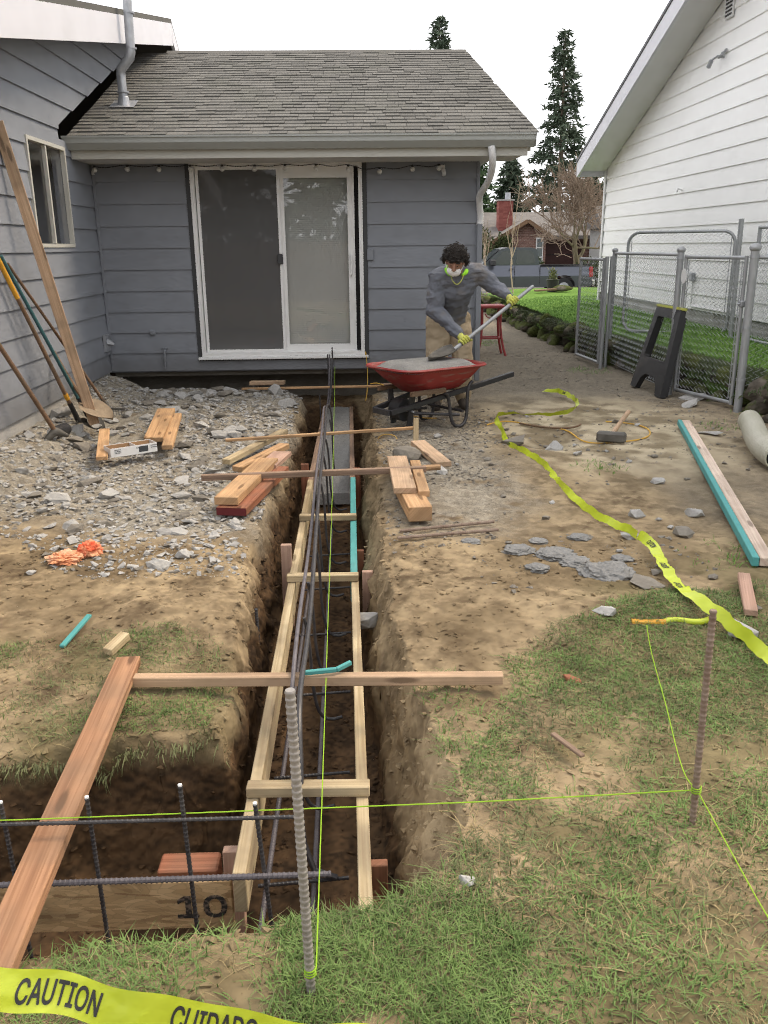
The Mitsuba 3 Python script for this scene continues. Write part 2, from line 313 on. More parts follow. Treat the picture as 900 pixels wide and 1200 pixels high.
leaf('hedge_leaf', (0.025, 0.04, 0.014), (0.085, 0.105, 0.04), 4)
mat('bark', lambda p, n, uv: mix((0.10, 0.08, 0.06), (0.21, 0.17, 0.13), fbm(p.x * 9, p.y * 9, p.z * 3, 3)), 0.95)
mat('bark_moss', lambda p, n, uv: mix((0.20, 0.155, 0.12), (0.15, 0.15, 0.07), fbm(p.x * 3, p.y * 3, p.z * 2, 3)), 0.95)
mat('twig', (0.235, 0.18, 0.135), 0.9); mat('twig_pale', (0.42, 0.33, 0.25), 0.9)
# ---------------------------------------------------------------- the yard: one sheet with the dug trench
def lip_r(y): return np.interp(y, [1.6, 1.9, 2.12, 2.75, 3.4, 3.8, 6, 8.7, 10], [0.23, 0.25, 0.27, 0.21, 0.15, 0.125, 0.115, 0.16, 0.17])
def lip_l(y): return np.interp(y, [2.4, 2.67, 3, 4.5, 6, 8.8, 10], [-0.52, -0.52, -0.525, -0.585, -0.60, -0.64, -0.65])
def near_lip(x): return np.interp(x, [-3, -0.9, -0.3, 0.0, 0.2], [1.66, 1.67, 1.74, 1.80, 1.93])
def far_lip(x): return np.interp(x, [-4, -1.2, -0.55], [2.52, 2.56, 2.68])
def trench(x, y):
    q = 0.075 * sfbm(np.c_[x * 3.1, y * 3.1, 0 * x + 4], 2) + 0.014 * sfbm(np.c_[x * 13, y * 13, 0 * x + 1], 2)
    d1 = np.minimum(np.minimum(x - lip_l(y), lip_r(y) - x), np.minimum(y - near_lip(x), 9.95 - y))
    d2 = np.minimum(np.minimum(y - near_lip(x), far_lip(x) - y), np.minimum(lip_r(y) - x, x + 3.4))
    return np.maximum(d1, d2) + np.where(y < 2.1, 0.5, 1.0) * q
def top_height(x, y):
    x, y = np.asarray(x, float), np.asarray(y, float)
    z = 0.035 * sfbm(np.c_[x * 0.8, y * 0.8, 0 * x], 3) + 0.016 * sfbm(np.c_[x * 4, y * 4, 0 * x + 2], 4)
    z = z + (0.013 * sfbm(np.c_[x * 15, y * 15, 0 * x + 3], 3) + 0.012 * np.maximum(0, sfbm(np.c_[x * 6 + 9, y * 6, 0 * x], 2) - .1)) * ss(14, 9, y)
    z = z + 0.10 * ss(7.5, 9.4, y) * ss(-0.5, -0.9, x) * ss(9.75, 9.5, y)          # rubble heaped against the house
    z = z + 0.16 * ss(-2.25, -2.72, x) * ss(5.0, 6.5, y) * ss(9.9, 9.7, y)
    z = z + 0.05 * np.exp(-((x + 0.85) ** 2 + (y - 3.6) ** 2) / 0.12) + 0.05 * np.exp(-((x - 1.25) ** 2 / 0.2 + (y - 3.5) ** 2 / 0.05))
    z = z + 0.06 * np.exp(-((x - 0.42) ** 2 + (y - 8.9) ** 2) / 0.15) - 0.07 * np.exp(-((x - 1.62) ** 2 / 0.05 + (y - 7.05) ** 2 / 0.05))
    z = z * ss(30, 14, y)
    z = z - 0.36 * ss(26.2, 30, y) - 0.14 * ss(9.75, 9.9, y) * ss(1.3, 1.1, x)
    return z
def ground_z(x, y):
    x, y = np.atleast_1d(np.asarray(x, float)), np.atleast_1d(np.asarray(y, float))
    z0 = top_height(x, y); d = trench(x, y)
    bottom = -0.50 + 0.05 * ss(5, 9, y) + 0.022 * sfbm(np.c_[x * 5, y * 5, 0 * x + 7], 3) + 0.012 * sfbm(np.c_[x * 21, y * 21, 0 * x + 7], 3)
    w = 0.12 + 0.03 * ss(-0.3, -0.5, x) * ss(2.8, 3.2, y); right = ss(-.1, .05, x) * ss(1.85, 2.0, y)
    prof = (1 - right) * ss(-0.012, w, d) + right * np.clip((d + .015) / .165, 0, 1) ** 1.25
    lipd = 0.018 * ss(-0.12, -0.02, d)                               # crumbled lip
    return np.where(d > -0.2, z0 * 1.0 - lipd - (z0 - bottom) * np.clip(prof, 0, 1), z0)
def axis(*segs): return np.unique(np.round(np.concatenate([np.arange(a, b, s) for a, b, s in segs]), 4))
gx = axis((-80, -8, 6.0), (-8, -3.2, 0.3), (-3.2, -1.3, 0.022), (-1.3, -0.7, 0.014), (-0.7, -0.35, 0.008), (-0.35, 0.05, 0.016), (0.05, 0.34, 0.007), (0.34, 1.2, 0.016), (1.2, 2.6, 0.025), (2.6, 5, 0.06), (5, 10, 0.5), (10, 120, 6))
gy = axis((-40, 0.4, 4.0), (0.4, 1.55, 0.03), (1.55, 1.95, 0.009), (1.95, 2.45, 0.014), (2.45, 2.75, 0.008), (2.75, 4.5, 0.016), (4.5, 7, 0.024), (7, 10, 0.03), (10, 16, 0.1), (16, 34, 0.4), (34, 200, 8))
X, Y = np.meshgrid(gx, gy); Zg = ground_z(X.ravel(), Y.ravel()).reshape(X.shape)
gv = np.stack([X, Y, Zg], -1).reshape(-1, 3)
from scipy.interpolate import RegularGridInterpolator as RGI
exact_z = ground_z; zi = RGI((gy, gx), Zg, bounds_error=False, fill_value=0.0); tq = RGI((gy, gx), trench(X.ravel(), Y.ravel()).reshape(X.shape), bounds_error=False, fill_value=-9.0)
def ground_z(x, y): return zi(np.stack([np.atleast_1d(np.asarray(y, float)), np.atleast_1d(np.asarray(x, float))], 1))
def trench(x, y): return tq(np.stack([y, x], 1))
def gz(x, y): return float(ground_z(x, y)[0])
# earth walls are pushed in and out by clods and roots
wall = ((gv[:, 2] < -0.03) & (np.abs(gv[:, 0]) < 4) & (gv[:, 1] < 9.9))
nv = gv[wall]; amt = ss(-0.02, -0.12, nv[:, 2]) * ss(-0.52, -0.42, nv[:, 2])
gv[wall, 0] += amt * (0.05 * sfbm(nv * V3(5, 5, 7) + 3, 3) + 0.022 * sfbm(nv * 20, 3)); gv[wall, 1] += amt * (0.04 * sfbm(nv * V3(6, 6, 8) + 11, 3) + 0.02 * sfbm(nv * 21 + 5, 3))
ii = np.arange(len(gx) * len(gy)).reshape(len(gy), len(gx))
gf = np.stack([ii[:-1, :-1], ii[:-1, 1:], ii[1:, 1:], ii[1:, :-1]], -1).reshape(-1, 4)
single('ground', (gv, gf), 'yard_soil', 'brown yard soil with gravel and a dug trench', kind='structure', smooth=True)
# raised lawn behind the stone edging, falling to the street
def lawn_edge(y): return np.interp(y, [5, 7, 8.4, 9.6, 11, 13, 16, 20, 24, 27], [4.1, 4.05, 4.0, 3.85, 3.68, 3.50, 3.42, 3.36, 3.45, 3.7])
ly = np.r_[np.arange(4, 28.2, 0.2)]; lt = np.r_[0, 0.06, 0.14, 0.25, 0.4, 0.7, 1, 1.4, 2, 3, 5, 9, 16, 40, 90]
lv = []
for y in ly:
    e = float(lawn_edge(y)); xs = e + lt
    z = np.where(lt == 0, -0.10, 0.33 + 0.13 * ss(0, 1.3, lt) - 0.08 * ss(14, 24, y) + 0.02 * sfbm(np.c_[xs * 1.5, 0 * xs + y * 1.5], 3)) - 0.55 * ss(25.6, 28, y)
    lv.append(np.stack([xs, 0 * xs + y, z], 1))
lv = np.array(lv); a, b = lv.shape[:2]; ii = np.arange(a * b).reshape(a, b)
single('lawn', (lv.reshape(-1, 3), np.stack([ii[:-1, :-1], ii[:-1, 1:], ii[1:, 1:], ii[1:, :-1]], -1).reshape(-1, 4)), 'lawn_green', 'raised bright green lawn behind the mossy stones', kind='structure', smooth=True)
def lawn_z(x, y): return 0.33 + 0.13 * float(ss(0, 1.3, x - lawn_edge(y))) - 0.08 * float(ss(14, 24, y))
single('street', bx(-60, 100, 30.5, 39, -0.6, -0.354), 'asphalt', 'grey street beyond the lawn', kind='structure')
# ---------------------------------------------------------------- the grey house
YG, XL, XR = 9.854, -2.79, 1.339
H = thing('grey_house', 'grey lap-sided house with shingled roof, white eaves and a sliding patio door', 'house')
def siding(parent, outline, frm, z0, lap, n, bsdf, th=0.02, over=0.025):
    for k in range(n):
        a, b = z0 + k * lap - (over if k else 0), z0 + (k + 1) * lap
        g = outline.intersection(sbox(-100, a, 100, b))
        for q in getattr(g, 'geoms', [g]):
            if q.is_empty or q.area < 2e-3: continue
            m = poly_slab(q, frm, 0.0, lambda v, a=a, b=b: th * (1 - (v - a) / (b - a)) + 0.004)
            part(parent, 'siding_board', m, bsdf)
# front wall, facing the yard, with the doorway left open
FW = H + '__wall'
DX0, DX1, DZ0, DZ1 = -1.737, 0.093, 0.426, 2.466
front = sbox(XL + 0.001, 0.275, XR, 2.55).difference(sbox(DX0 - 0.05, DZ0 - 0.045, DX1 + 0.05, DZ1 + 0.05))
fr = lambda u, v, w: np.stack([u, YG - w, v], 1)
USED.add(FW)
scene[FW] = mikit.ply(poly_slab(sbox(XL, 0.26, XR - 0.01, 2.6).difference(sbox(DX0 - 0.03, DZ0 - 0.02, DX1 + 0.03, DZ1 + 0.03)), lambda u, v, w: np.stack([u, YG + 0.003 + w, v], 1), 0, 0.11)[:2], 'grey_siding')
siding(FW, front, fr, 0.275, 0.2255, 11, 'grey_siding')
part(FW, 'corner_board', bx(XR - 0.012, XR + 0.022, YG - 0.035, YG + 0.08, 0.27, 2.45, 0.003), 'grey_siding')
part(FW, 'corner_board', bx(XL + 0.024, XL + 0.05, YG - 0.032, YG - 0.024, 0.28, 2.45, 0.002), 'grey_siding')
part(H, 'foundation', bx(XL + 0.02, XR - 0.03, YG + 0.62, YG + 0.74, -0.4, 0.198), 'stone_dirty')
part(H, 'floor_slab', bx(XL + 0.02, XR - 0.03, YG + 0.11, YG + 0.75, 0.2, 0.255), 'stone_dirty')
SW = part(H, 'wall', bx(XR - 0.11, XR, YG + 0.12, 16.0, 0.1, 2.7), 'grey_siding')                     # side wall along the path
for k in range(11):
    part(SW, 'siding_board', bx(XR + 0.002, XR + 0.02, YG + 0.085, 16.0, 0.275 + 0.2255 * k, 0.275 + 0.2255 * (k + 1) - 0.006), 'grey_siding')
gab = Polygon([(YG + 0.1, 2.70), (16, 2.70), (12.6, 3.98)])
part(SW, 'gable', poly_slab(gab, lambda u, v, w: np.stack([XR - w, u, v], 1), 0.0, 0.1)[:2], 'grey_siding')
part(H, 'wall', bx(-12, XR - 0.12, 16.02, 16.12, 0.0, 2.7), 'grey_siding')
# the wing on the left: a gable wall running towards us
LW = num(H + '__wall')
rk = lambda y: 2.99 + 0.192 * (y - 6.65) + 0.03
lo = lambda y: 2.70 + 0.385 * (y - 8.9)
WY0, WY1, WZ0, WZ1 = 7.965, 8.99, 1.62, 2.535
left = Polygon([(3.6, 0.275), (YG, 0.275), (YG, 2.6), (8.9, 2.6), (8.9, 2.72), (11.9, lo(11.9)), (12.2, rk(12.2)), (3.6, rk(3.6))])
left = left.difference(sbox(WY0 + 0.02, WZ0 + 0.02, WY1 - 0.02, WZ1 - 0.02))
fl = lambda u, v, w: np.stack([XL + w, u, v], 1)
scene[LW] = mikit.ply(poly_slab(left, lambda u, v, w: np.stack([XL - 0.003 - w, u, v], 1), 0, 0.1)[:2], 'grey_siding')
siding(LW, left, fl, 0.275, 0.2215, 18, 'grey_siding')
part(H, 'foundation', bx(XL - 0.1, XL - 0.006, 3.6, YG - 0.01, -0.2, 0.272), 'concrete')
part(H, 'wall', bx(-12, XL - 0.104, 3.6, 3.7, 0, 2.35), 'grey_siding'); part(H, 'wall', bx(-12, -11.9, 3.71, 16, 0, 2.3), 'grey_siding')
# window in that wall
WN = num(H + '__window')
def ring(y0, y1, z0, z1, w, x0, x1):
    p = sbox(y0, z0, y1, z1).difference(sbox(y0 + w, z0 + w, y1 - w, z1 - w))
    return poly_slab(p, fl, x0 - XL, x1 - XL)[:2]
part(WN, 'frame', ring(WY0, WY1, WZ0, WZ1, 0.032, XL - 0.012, XL + 0.032), 'cream_trim')
part(WN, 'mullion', bx(XL - 0.010, XL + 0.024, 8.44, 8.472, WZ0 + 0.036, WZ1 - 0.036), 'cream_trim')
part(WN, 'pane', (fl(np.array([WY0 + .03, 8.45, 8.45, WY0 + .03]), np.array([WZ0 + .03, WZ0 + .03, WZ1 - .03, WZ1 - .03]), np.full(4, -0.005)), np.array([[0, 1, 2, 3]])), 'pane')
part(WN, 'pane', (fl(np.array([8.46, WY1 - .03, WY1 - .03, 8.46]), np.array([WZ0 + .03, WZ0 + .03, WZ1 - .03, WZ1 - .03]), np.full(4, -0.015)), np.array([[0, 1, 2, 3]])), 'pane')
# dark rooms behind the openings
def room(x0, x1, y0, y1, z0, z1, open_side):
    v = np.array([[x, y, z] for x in (x0, x1) for y in (y0, y1) for z in (z0, z1)])
    f = {'x0': [0, 1, 3, 2], 'x1': [4, 6, 7, 5], 'y0': [0, 4, 5, 1], 'y1': [2, 3, 7, 6], 'z0': [0, 2, 6, 4], 'z1': [1, 5, 7, 3]}
    return v, np.array([f[k] for k in f if k != open_side])
part(H, 'room', room(-2.6, XR - 0.15, YG + 0.125, 13.6, 0.40, 2.62, 'y0'), 'interior')
part(H, 'room', room(-5.6, XL - 0.11, 6.8, 9.7, 0.4, 2.6, 'x1'), 'interior')
# sliding patio door
D = num(H + '__sliding_door')
def win(x0, x1, z0, z1, w, y0, y1, wt=None, wb=None, wr=None):
    p = sbox(x0, z0, x1, z1).difference(sbox(x0 + w, z0 + (wb or w), x1 - (wr or w), z1 - (wt or w)))
    return poly_slab(p, lambda u, v, t: np.stack([u, YG - t, v], 1), -y1, -y0)[:2]
def pane_at(x0, x1, z0, z1, y): return np.array([[x0, y, z0], [x1, y, z0], [x1, y, z1], [x0, y, z1]]), np.array([[0, 1, 2, 3]])
part(D, 'trim', win(DX0 - 0.048, DX1 + 0.048, DZ0 - 0.044, DZ1 + 0.048, 0.05, -0.028, 0.0), 'dark_frame')
part(D, 'frame', win(DX0, DX1, DZ0, DZ1, 0.042, -0.045, 0.11), 'vinyl_white')
W = DX1 - DX0; fx = lambda t: DX0 + W * t
part(D, 'screen_frame', win(fx(.028), fx(.515), DZ0 + .044, DZ1 - .044, 0.030, 0.0, 0.018), 'vinyl_white')
part(D, 'screen', pane_at(fx(.04), fx(.50), DZ0 + .06, DZ1 - .06, YG + 0.012), 'screen_pane')
part(D, 'handle', bx(fx(.487), fx(.519), YG - 0.028, YG - 0.001, 1.42, 1.53, .005), 'dark_frame')
part(D, 'glass_panel', win(fx(.507), fx(.952), DZ0 + .043, DZ1 - .043, 0.055, 0.028, 0.068, wt=0.115, wb=0.075, wr=0.075), 'vinyl_white')
part(D, 'pane', pane_at(fx(.53), fx(.92), DZ0 + .1, DZ1 - .14, YG + 0.048), 'pane')
part(D, 'handle', tube(smoothpath([(fx(.927), YG + .03, 1.28), (fx(.927), YG - .012, 1.31), (fx(.927), YG - .018, 1.40), (fx(.927), YG - .012, 1.49), (fx(.927), YG + .03, 1.52)], 5), 0.009), 'vinyl_white')
part(D, 'jamb_gap', bx(fx(.953), fx(.974), YG + 0.075, YG + 0.085, DZ0 + .044, DZ1 - .044), 'black_rubber')
bl = [place(bx(fx(.53), fx(.915), -0.012, 0.012, -0.0006, 0.0006), (0, YG + 0.105, z), tilt=(1.15, 0)) for z in np.arange(DZ0 + .1, DZ1 - .12, 0.0215)]
part(D, 'blind', cat(*bl)[:2], 'blind', kind='stuff')
part(D, 'sill', bx(DX0 - 0.04, DX1 + 0.04, YG - 0.075, YG - 0.03, DZ0 - 0.03, DZ0 - 0.002, .004), 'vinyl_white')
# roof of the front part
RS = 0.40; EY, EZ, RY = 9.13, 2.652, 12.6
rz_ = lambda y: EZ + RS * (y - EY); nrm = unit([0, -RS, 1]); slope = math.hypot(1, RS)
RF = num(H + '__roof')
xr_ = lambda y: 1.82 - 0.30 * (y - EY) / (RY - EY)
def roof_prism(t0, t1, y0, y1, xa, xb_):
    v = []
    for t in (t0, t1):
        for y in (y0, y1):
            for x in (xa, xb_(y)): v.append(V3(x, y, rz_(y)) + nrm * t)
    return np.array(v), np.array([[0, 2, 3, 1], [4, 5, 7, 6], [0, 1, 5, 4], [2, 6, 7, 3], [0, 4, 6, 2], [1, 3, 7, 5]])
scene[RF] = mikit.ply(cat(roof_prism(-0.03, -0.002, EY, RY, XL + 0.025, xr_), (np.array([[-12, RY, rz_(RY)], [1.52, RY, rz_(RY)], [1.7, 16.5, 2.5], [-12, 16.5, 2.5], [-12, RY, rz_(RY) - .03], [1.52, RY, rz_(RY) - .03], [1.7, 16.5, 2.47], [-12, 16.5, 2.47]]), np.array([[0, 1, 2, 3], [4, 7, 6, 5], [0, 4, 5, 1], [1, 5, 6, 2], [2, 6, 7, 3], [3, 7, 4, 0]])))[:2], 'shingle_b')
g = np.random.default_rng(3); extra = []; cnt = 0; ex = 0.122
rows = int((RY - EY) * slope / ex)
for r in range(rows + 1):
    ya = EY - 0.025 + r * ex / slope; yb = min(ya + (ex + 0.05) / slope, RY); x = XL + 0.03 - g.uniform(0, 0.3)
    while x < xr_(ya):
        w = g.choice([0.12, 0.17, 0.21, 0.25, 0.15]); x0, x1 = max(x, XL + 0.03), min(x + w - 0.004, xr_(ya) + 0.008); x += w
        if x1 - x0 < 0.02: continue
        th = g.choice([0.009, 0.016, 0.012]); yl = ya - g.uniform(0, 0.012); v = []
        for t, lift in ((0, 0), (1, 0)):
            for y, h0 in ((yl, 0.006), (yb, 0.0)):
                for xx in (x0, x1): v.append(V3(xx, y, rz_(y)) + nrm * (h0 + t * (th if h0 else 0.004)))
        m = (np.array(v), np.array([[0, 2, 3, 1], [4, 5, 7, 6], [0, 1, 5, 4], [2, 6, 7, 3], [0, 4, 6, 2], [1, 3, 7, 5]]))
        if cnt < 300: part(RF, 'shingle', m, ['shingle_a', 'shingle_b', 'shingle_c'][g.integers(3)])
        else: extra.append((g.integers(3), m))
        cnt += 1
for k in range(3): part(RF, 'upper_shingles', cat(*[m for c, m in extra if c == k])[:2], ['shingle_a', 'shingle_b', 'shingle_c'][k], kind='stuff')
for x in np.arange(-2.4, 1.45, 0.3): part(RF, 'ridge_cap', (np.array([[x, RY - .12, rz_(RY - .12) + .012], [x + .32, RY - .12, rz_(RY - .12) + .012], [x + .32, RY, rz_(RY) + .03], [x, RY, rz_(RY) + .03], [x, RY + .12, rz_(RY - .12) - 0.02], [x + .32, RY + .12, rz_(RY - .12) - 0.02]]), np.array([[0, 1, 2, 3], [3, 2, 5, 4]])), 'shingle_a')
# eaves: gutter, fascia, soffit, rake
gp = Polygon([(0, 0), (0.05, 0.0), (0.105, 0.06), (0.105, 0.105), (0.118, 0.105), (0.118, 0.122), (0.09, 0.122), (0.09, 0.065), (0.045, 0.012), (0.012, 0.012), (0.012, 0.11), (0, 0.11)])
part(H, 'gutter', poly_slab(gp, lambda u, v, w: np.stack([w, 9.19 - u, 2.525 + v], 1), XL - 0.02, 1.80)[:2], 'gutter_paint')
part(H, 'gutter_end', bx(1.802, 1.806, 9.075, 9.19, 2.527, 2.645), 'gutter_paint')
part(H, 'fascia', bx(XL + 0.025, 1.745, 9.195, 9.225, 2.448, 2.64), 'cream_trim')
part(H, 'soffit', bx(XL + 0.025, 1.70, 9.228, YG - 0.03, 2.452, 2.462), 'soffit')
part(H, 'soffit', bx(XR + 0.024, 1.70, YG - 0.028, 16.0, 2.60, 2.61), 'soffit')
part(H, 'barge_board', (np.array([[x, y, z + rz_(y)] for x in (0, 0.03) for y in (EY + 0.1, RY) for z in (-0.2, -0.035)]) + np.array([[xr_(v) - 0.06, 0, 0] for x in (0, 1) for v in (EY + .1, RY) for z in (0, 1)]), np.array([[0, 1, 3, 2], [4, 6, 7, 5], [0, 4, 5, 1], [2, 3, 7, 6], [0, 2, 6, 4], [1, 5, 7, 3]])), 'cream_trim')
DS = num(H + '__downspout')
P = smoothpath([(1.37, 9.14, 2.53), (1.39, 9.16, 2.42), (1.40, 9.24, 2.34), (1.37, 9.55, 2.17), (1.345, 9.74, 2.07), (1.36, 9.80, 1.98), (1.362, 9.80, 1.8)], 6)
scene[DS] = mikit.ply(tube(P, 0.036, 10), 'white_trim', smooth=40)
part(DS, 'pipe', board((1.362, 9.80, 1.82), (1.365, 9.80, 0.12), 0.055, 0.075, up=(0, 1, 0)), 'grey_siding')
# gable roof of the wing
MR = num(H + '__roof')
def prof(y): return 2.99 + 0.192 * (y - 6.65) if y <= 13.05 else 4.219 - 0.62 * (y - 13.05)
ys = [3.0, 13.05, 15.2]; v = []
for x in (-12.2, -2.405):
    for y in ys: v.append((x, y, prof(y) + 0.27)); v.append((x, y, prof(y) + 0.325))
scene[MR] = mikit.ply((np.array(v), np.array([[0, 2, 8, 6], [2, 4, 10, 8], [1, 7, 9, 3], [3, 9, 11, 5], [6, 8, 9, 7], [8, 10, 11, 9], [0, 1, 3, 2], [2, 3, 5, 4], [0, 6, 7, 1], [4, 5, 11, 10]])), 'shingle_b')
def rake_board(y0, y1, x0, x1, a, b): 
    return (np.array([[x, y, prof(y) + z] for x in (x0, x1) for y in (y0, y1) for z in (a, b)]), np.array([[0, 1, 3, 2], [4, 6, 7, 5], [0, 4, 5, 1], [2, 3, 7, 6], [0, 2, 6, 4], [1, 5, 7, 3]]))
part(MR, 'barge_board', rake_board(3.0, 13.045, -2.44, -2.40, 0, 0.268), 'fascia_white')
part(MR, 'barge_board', rake_board(13.055, 15.2, -2.44, -2.40, 0.05, 0.268), 'fascia_white')
part(MR, 'soffit', rake_board(3.0, 13.045, XL + 0.03, -2.442, 0.03, 0.042), 'soffit')
# vent pipe standing on the shingles
VP = num(H + '__vent_pipe'); vx, vy, vz = -2.43, 10.13, 3.05
scene[VP] = mikit.ply(tube([(vx, vy, vz - .03), (vx - 0.005, vy, vz + .30)], 0.047, 16), 'galvanised', smooth=40)
part(VP, 'elbow', tube([(vx - .005, vy, vz + .295), (vx, vy, vz + .36), (vx + .11, vy - .02, vz + .47), (vx + .125, vy - .02, vz + .54)], 0.05, 16), 'galvanised', smooth=50)
part(VP, 'stack', tube([(vx + .125, vy - .02, vz + .535), (vx + .15, vy - .02, vz + 1.9)], 0.047, 16), 'galvanised', smooth=40)
for z in (.53, .86, 1.2): part(VP, 'joint_ring', tube([(vx + .125 + .02 * z, vy - .02, vz + z + .02), (vx + .126 + .02 * z, vy - .02, vz + z + .035)], 0.0525, 16), 'galvanised')
part(VP, 'flashing', tube([(vx, vy, vz - .03), (vx, vy, vz + .09), (vx, vy, vz + .1)], [0.075, 0.056, 0.05], 16), 'galvanised', smooth=40)
part(VP, 'collar', tube([(vx, vy, vz + .135), (vx, vy, vz + .15)], 0.064, 16), 'galvanised')
fb = np.array([[vx - .13, vy - .12], [vx + .13, vy - .12], [vx + .13, vy + .14], [vx - .13, vy + .14]])
part(VP, 'base_flange', (np.array([(V3(x, y, rz_(y)) + nrm * 0.027) for x, y in fb]), np.array([[0, 1, 2, 3]])), 'galvanised')
# small fittings on the walls
part(FW, 'outlet_cover', bx(0.135, 0.205, YG - 0.05, YG - 0.02, 1.45, 1.57, .006), 'grey_siding')
part(FW, 'hose_tap', cat(tube([(-2.15, YG - .02, .51), (-2.15, YG - .07, .50), (-2.155, YG - .075, .3)], 0.014, 8), tube([(-2.19, YG - .03, .53), (-2.11, YG - .03, .53)], 0.008, 6))[:2], 'grey_siding', label='thin grey pipe stub at the foot of the wall')
part(FW, 'junction_box', bx(-2.30, -2.24, YG - 0.05, YG - 0.015, 0.68, 0.73, .006), 'grey_siding')
part(LW, 'dryer_vent', cat(place(rock(5, 20, .8), (XL + .07, 9.70, .62), (.07, .06, .06)), bx(XL + .02, XL + .05, 9.62, 9.78, .52, .70))[:2], 'galvanised', label='small crumpled metal vent hood low in the corner')
part(FW, 'sensor_lamp', cat(bx(0.93, 0.98, YG - 0.07, YG - 0.02, 2.385, 2.42, .006), tube([(0.955, YG - .05, 2.385), (0.965, YG - .08, 2.35), (0.965, YG - .09, 2.31)], 0.022, 10))[:2], 'white_trim', label='small white sensor lamp under the eave by the right corner')
part(FW, 'cable_box', bx(XL + .03, XL + .055, YG - .06, YG - .03, 2.35, 2.385, .004), 'white_trim')
# string of bulbs under the eave
SL = thing('string_lights', 'string of round clear bulbs hanging under the eave of the grey house', 'string lights')
bpos = [(-2.71, 2.44), (-2.37, 2.445), (-2.04, 2.44), (-1.71, 2.44), (-1.38, 2.44), (-1.04, 2.435), (-.72, 2.44), (-.39, 2.44), (-.05, 2.43), (.28, 2.40), (.63, 2.42), (.91, 2.43)]
cp = []
for i, (x, z) in enumerate(bpos):
    z -= .035; cp.append((x, 9.76, z + 0.028)); 
    if i < len(bpos) - 1: cp.append(((x + bpos[i + 1][0]) / 2, 9.76, min(z, bpos[i + 1][1] - .035) + 0.015))
part(SL, 'cord', tube(smoothpath(cp, 4), 0.004, 5), 'black_rubber')
for x, z in bpos:
    z -= .035; b = part(SL, 'bulb', place((trimesh.creation.icosphere(2, 0.026).vertices, trimesh.creation.icosphere(2, 0.026).faces), (x, 9.76, z - .012)), 'bulb_white', smooth=True)
    part(b, 'socket', tube([(x, 9.76, z + .008), (x, 9.76, z + .032)], 0.012, 8), 'black_rubber')
# ---------------------------------------------------------------- the white house next door
XW = 5.0
WH = thing('white_house', 'white lap-sided house with its gable end towards the yard behind the chain-link fence', 'house')
WW = num(WH + '__wall')
wr_ = lambda y: 3.235 + (17.85 - y) * 0.372
wout = Polygon([(4.5, 0.66), (17.98, 0.66), (17.98, 3.19), (12.2, wr_(12.2)), (8.0, wr_(12.2) - (12.2 - 8.0) * 0.2), (4.5, 4.0)])
wout = Polygon([(4.5, 0.66), (17.98, 0.66), (17.98, wr_(17.98)), (10.2, wr_(10.2)), (4.5, wr_(10.2) - 5.7 * 0.372)])
fw = lambda u, v, w: np.stack([XW - w, u, v], 1)
scene[WW] = mikit.ply(poly_slab(wout, lambda u, v, w: np.stack([XW + .003 + w, u, v], 1), 0, 0.12)[:2], 'white_siding')
siding(WW, wout, fw, 0.66, 0.2405, 25, 'white_siding', th=0.022)
part(WH, 'foundation', bx(XW + 0.012, XW + 0.14, 4.5, 17.96, 0.0, 0.655), 'concrete')
part(WH, 'wall', bx(XW + 0.13, 16, 17.86, 17.98, 0.3, 3.2), 'white_siding'); part(WH, 'wall', bx(XW + 0.13, 16, 4.5, 4.6, 0.3, 3.2), 'white_siding')
part(WW, 'corner_board', bx(XW - 0.045, XW + 0.06, 17.985, 18.01, 0.5, 3.15, .003), 'white_trim'); part(WW, 'corner_board', bx(XW - 0.05, XW - 0.026, 17.90, 17.984, 0.5, 3.15, .003), 'white_trim')
WR = num(WH + '__roof')
def wprof(y): return 2.86 + (17.96 - y) * 0.333 if y >= 9.6 else 2.86 + 8.36 * 0.333 - (9.6 - y) * 0.333
v = []
for x in (4.385, 16):
    for y in (18.02, 9.6, 3.8): v.append((x, y, wprof(y) + 0.275)); v.append((x, y, wprof(y) + 0.325))
scene[WR] = mikit.ply((np.array(v), np.array([[0, 6, 8, 2], [2, 8, 10, 4], [1, 3, 9, 7], [3, 5, 11, 9], [0, 2, 3, 1], [2, 4, 5, 3], [0, 1, 7, 6], [4, 10, 11, 5], [6, 7, 9, 8], [8, 9, 11, 10]])), 'black_plastic')
def wrake(y0, y1, x0, x1, a, b): return (np.array([[x, y, wprof(y) + z] for x in (x0, x1) for y in (y0, y1) for z in (a, b)]), np.array([[0, 1, 3, 2], [4, 6, 7, 5], [0, 4, 5, 1], [2, 3, 7, 6], [0, 2, 6, 4], [1, 5, 7, 3]]))
part(WR, 'barge_board', wrake(17.97, 9.605, 4.40, 4.44, -0.005, 0.272), 'fascia_white'); part(WR, 'barge_board', wrake(9.595, 3.8, 4.40, 4.44, -0.005, 0.272), 'fascia_white')
part(WR, 'soffit', wrake(17.96, 9.605, 4.442, XW - 0.03, 0.10, 0.115), 'white_trim'); part(WR, 'soffit', wrake(9.595, 3.8, 4.442, XW - 0.03, 0.10, 0.115), 'white_trim')
part(WR, 'fascia', bx(4.402, 16, 17.985, 18.015, wprof(17.96) + 0.0, wprof(17.96) + 0.25), 'fascia_white')
GV = part(WW, 'gable_vent', bx(XW - .05, XW - .026, 12.38, 12.62, 4.40, 4.72, .004), 'white_trim')
for k in range(6): part(GV, 'slat', bx(XW - .058, XW - .0505, 12.40, 12.60, 4.43 + .047 * k, 4.452 + .047 * k), 'dark_frame')
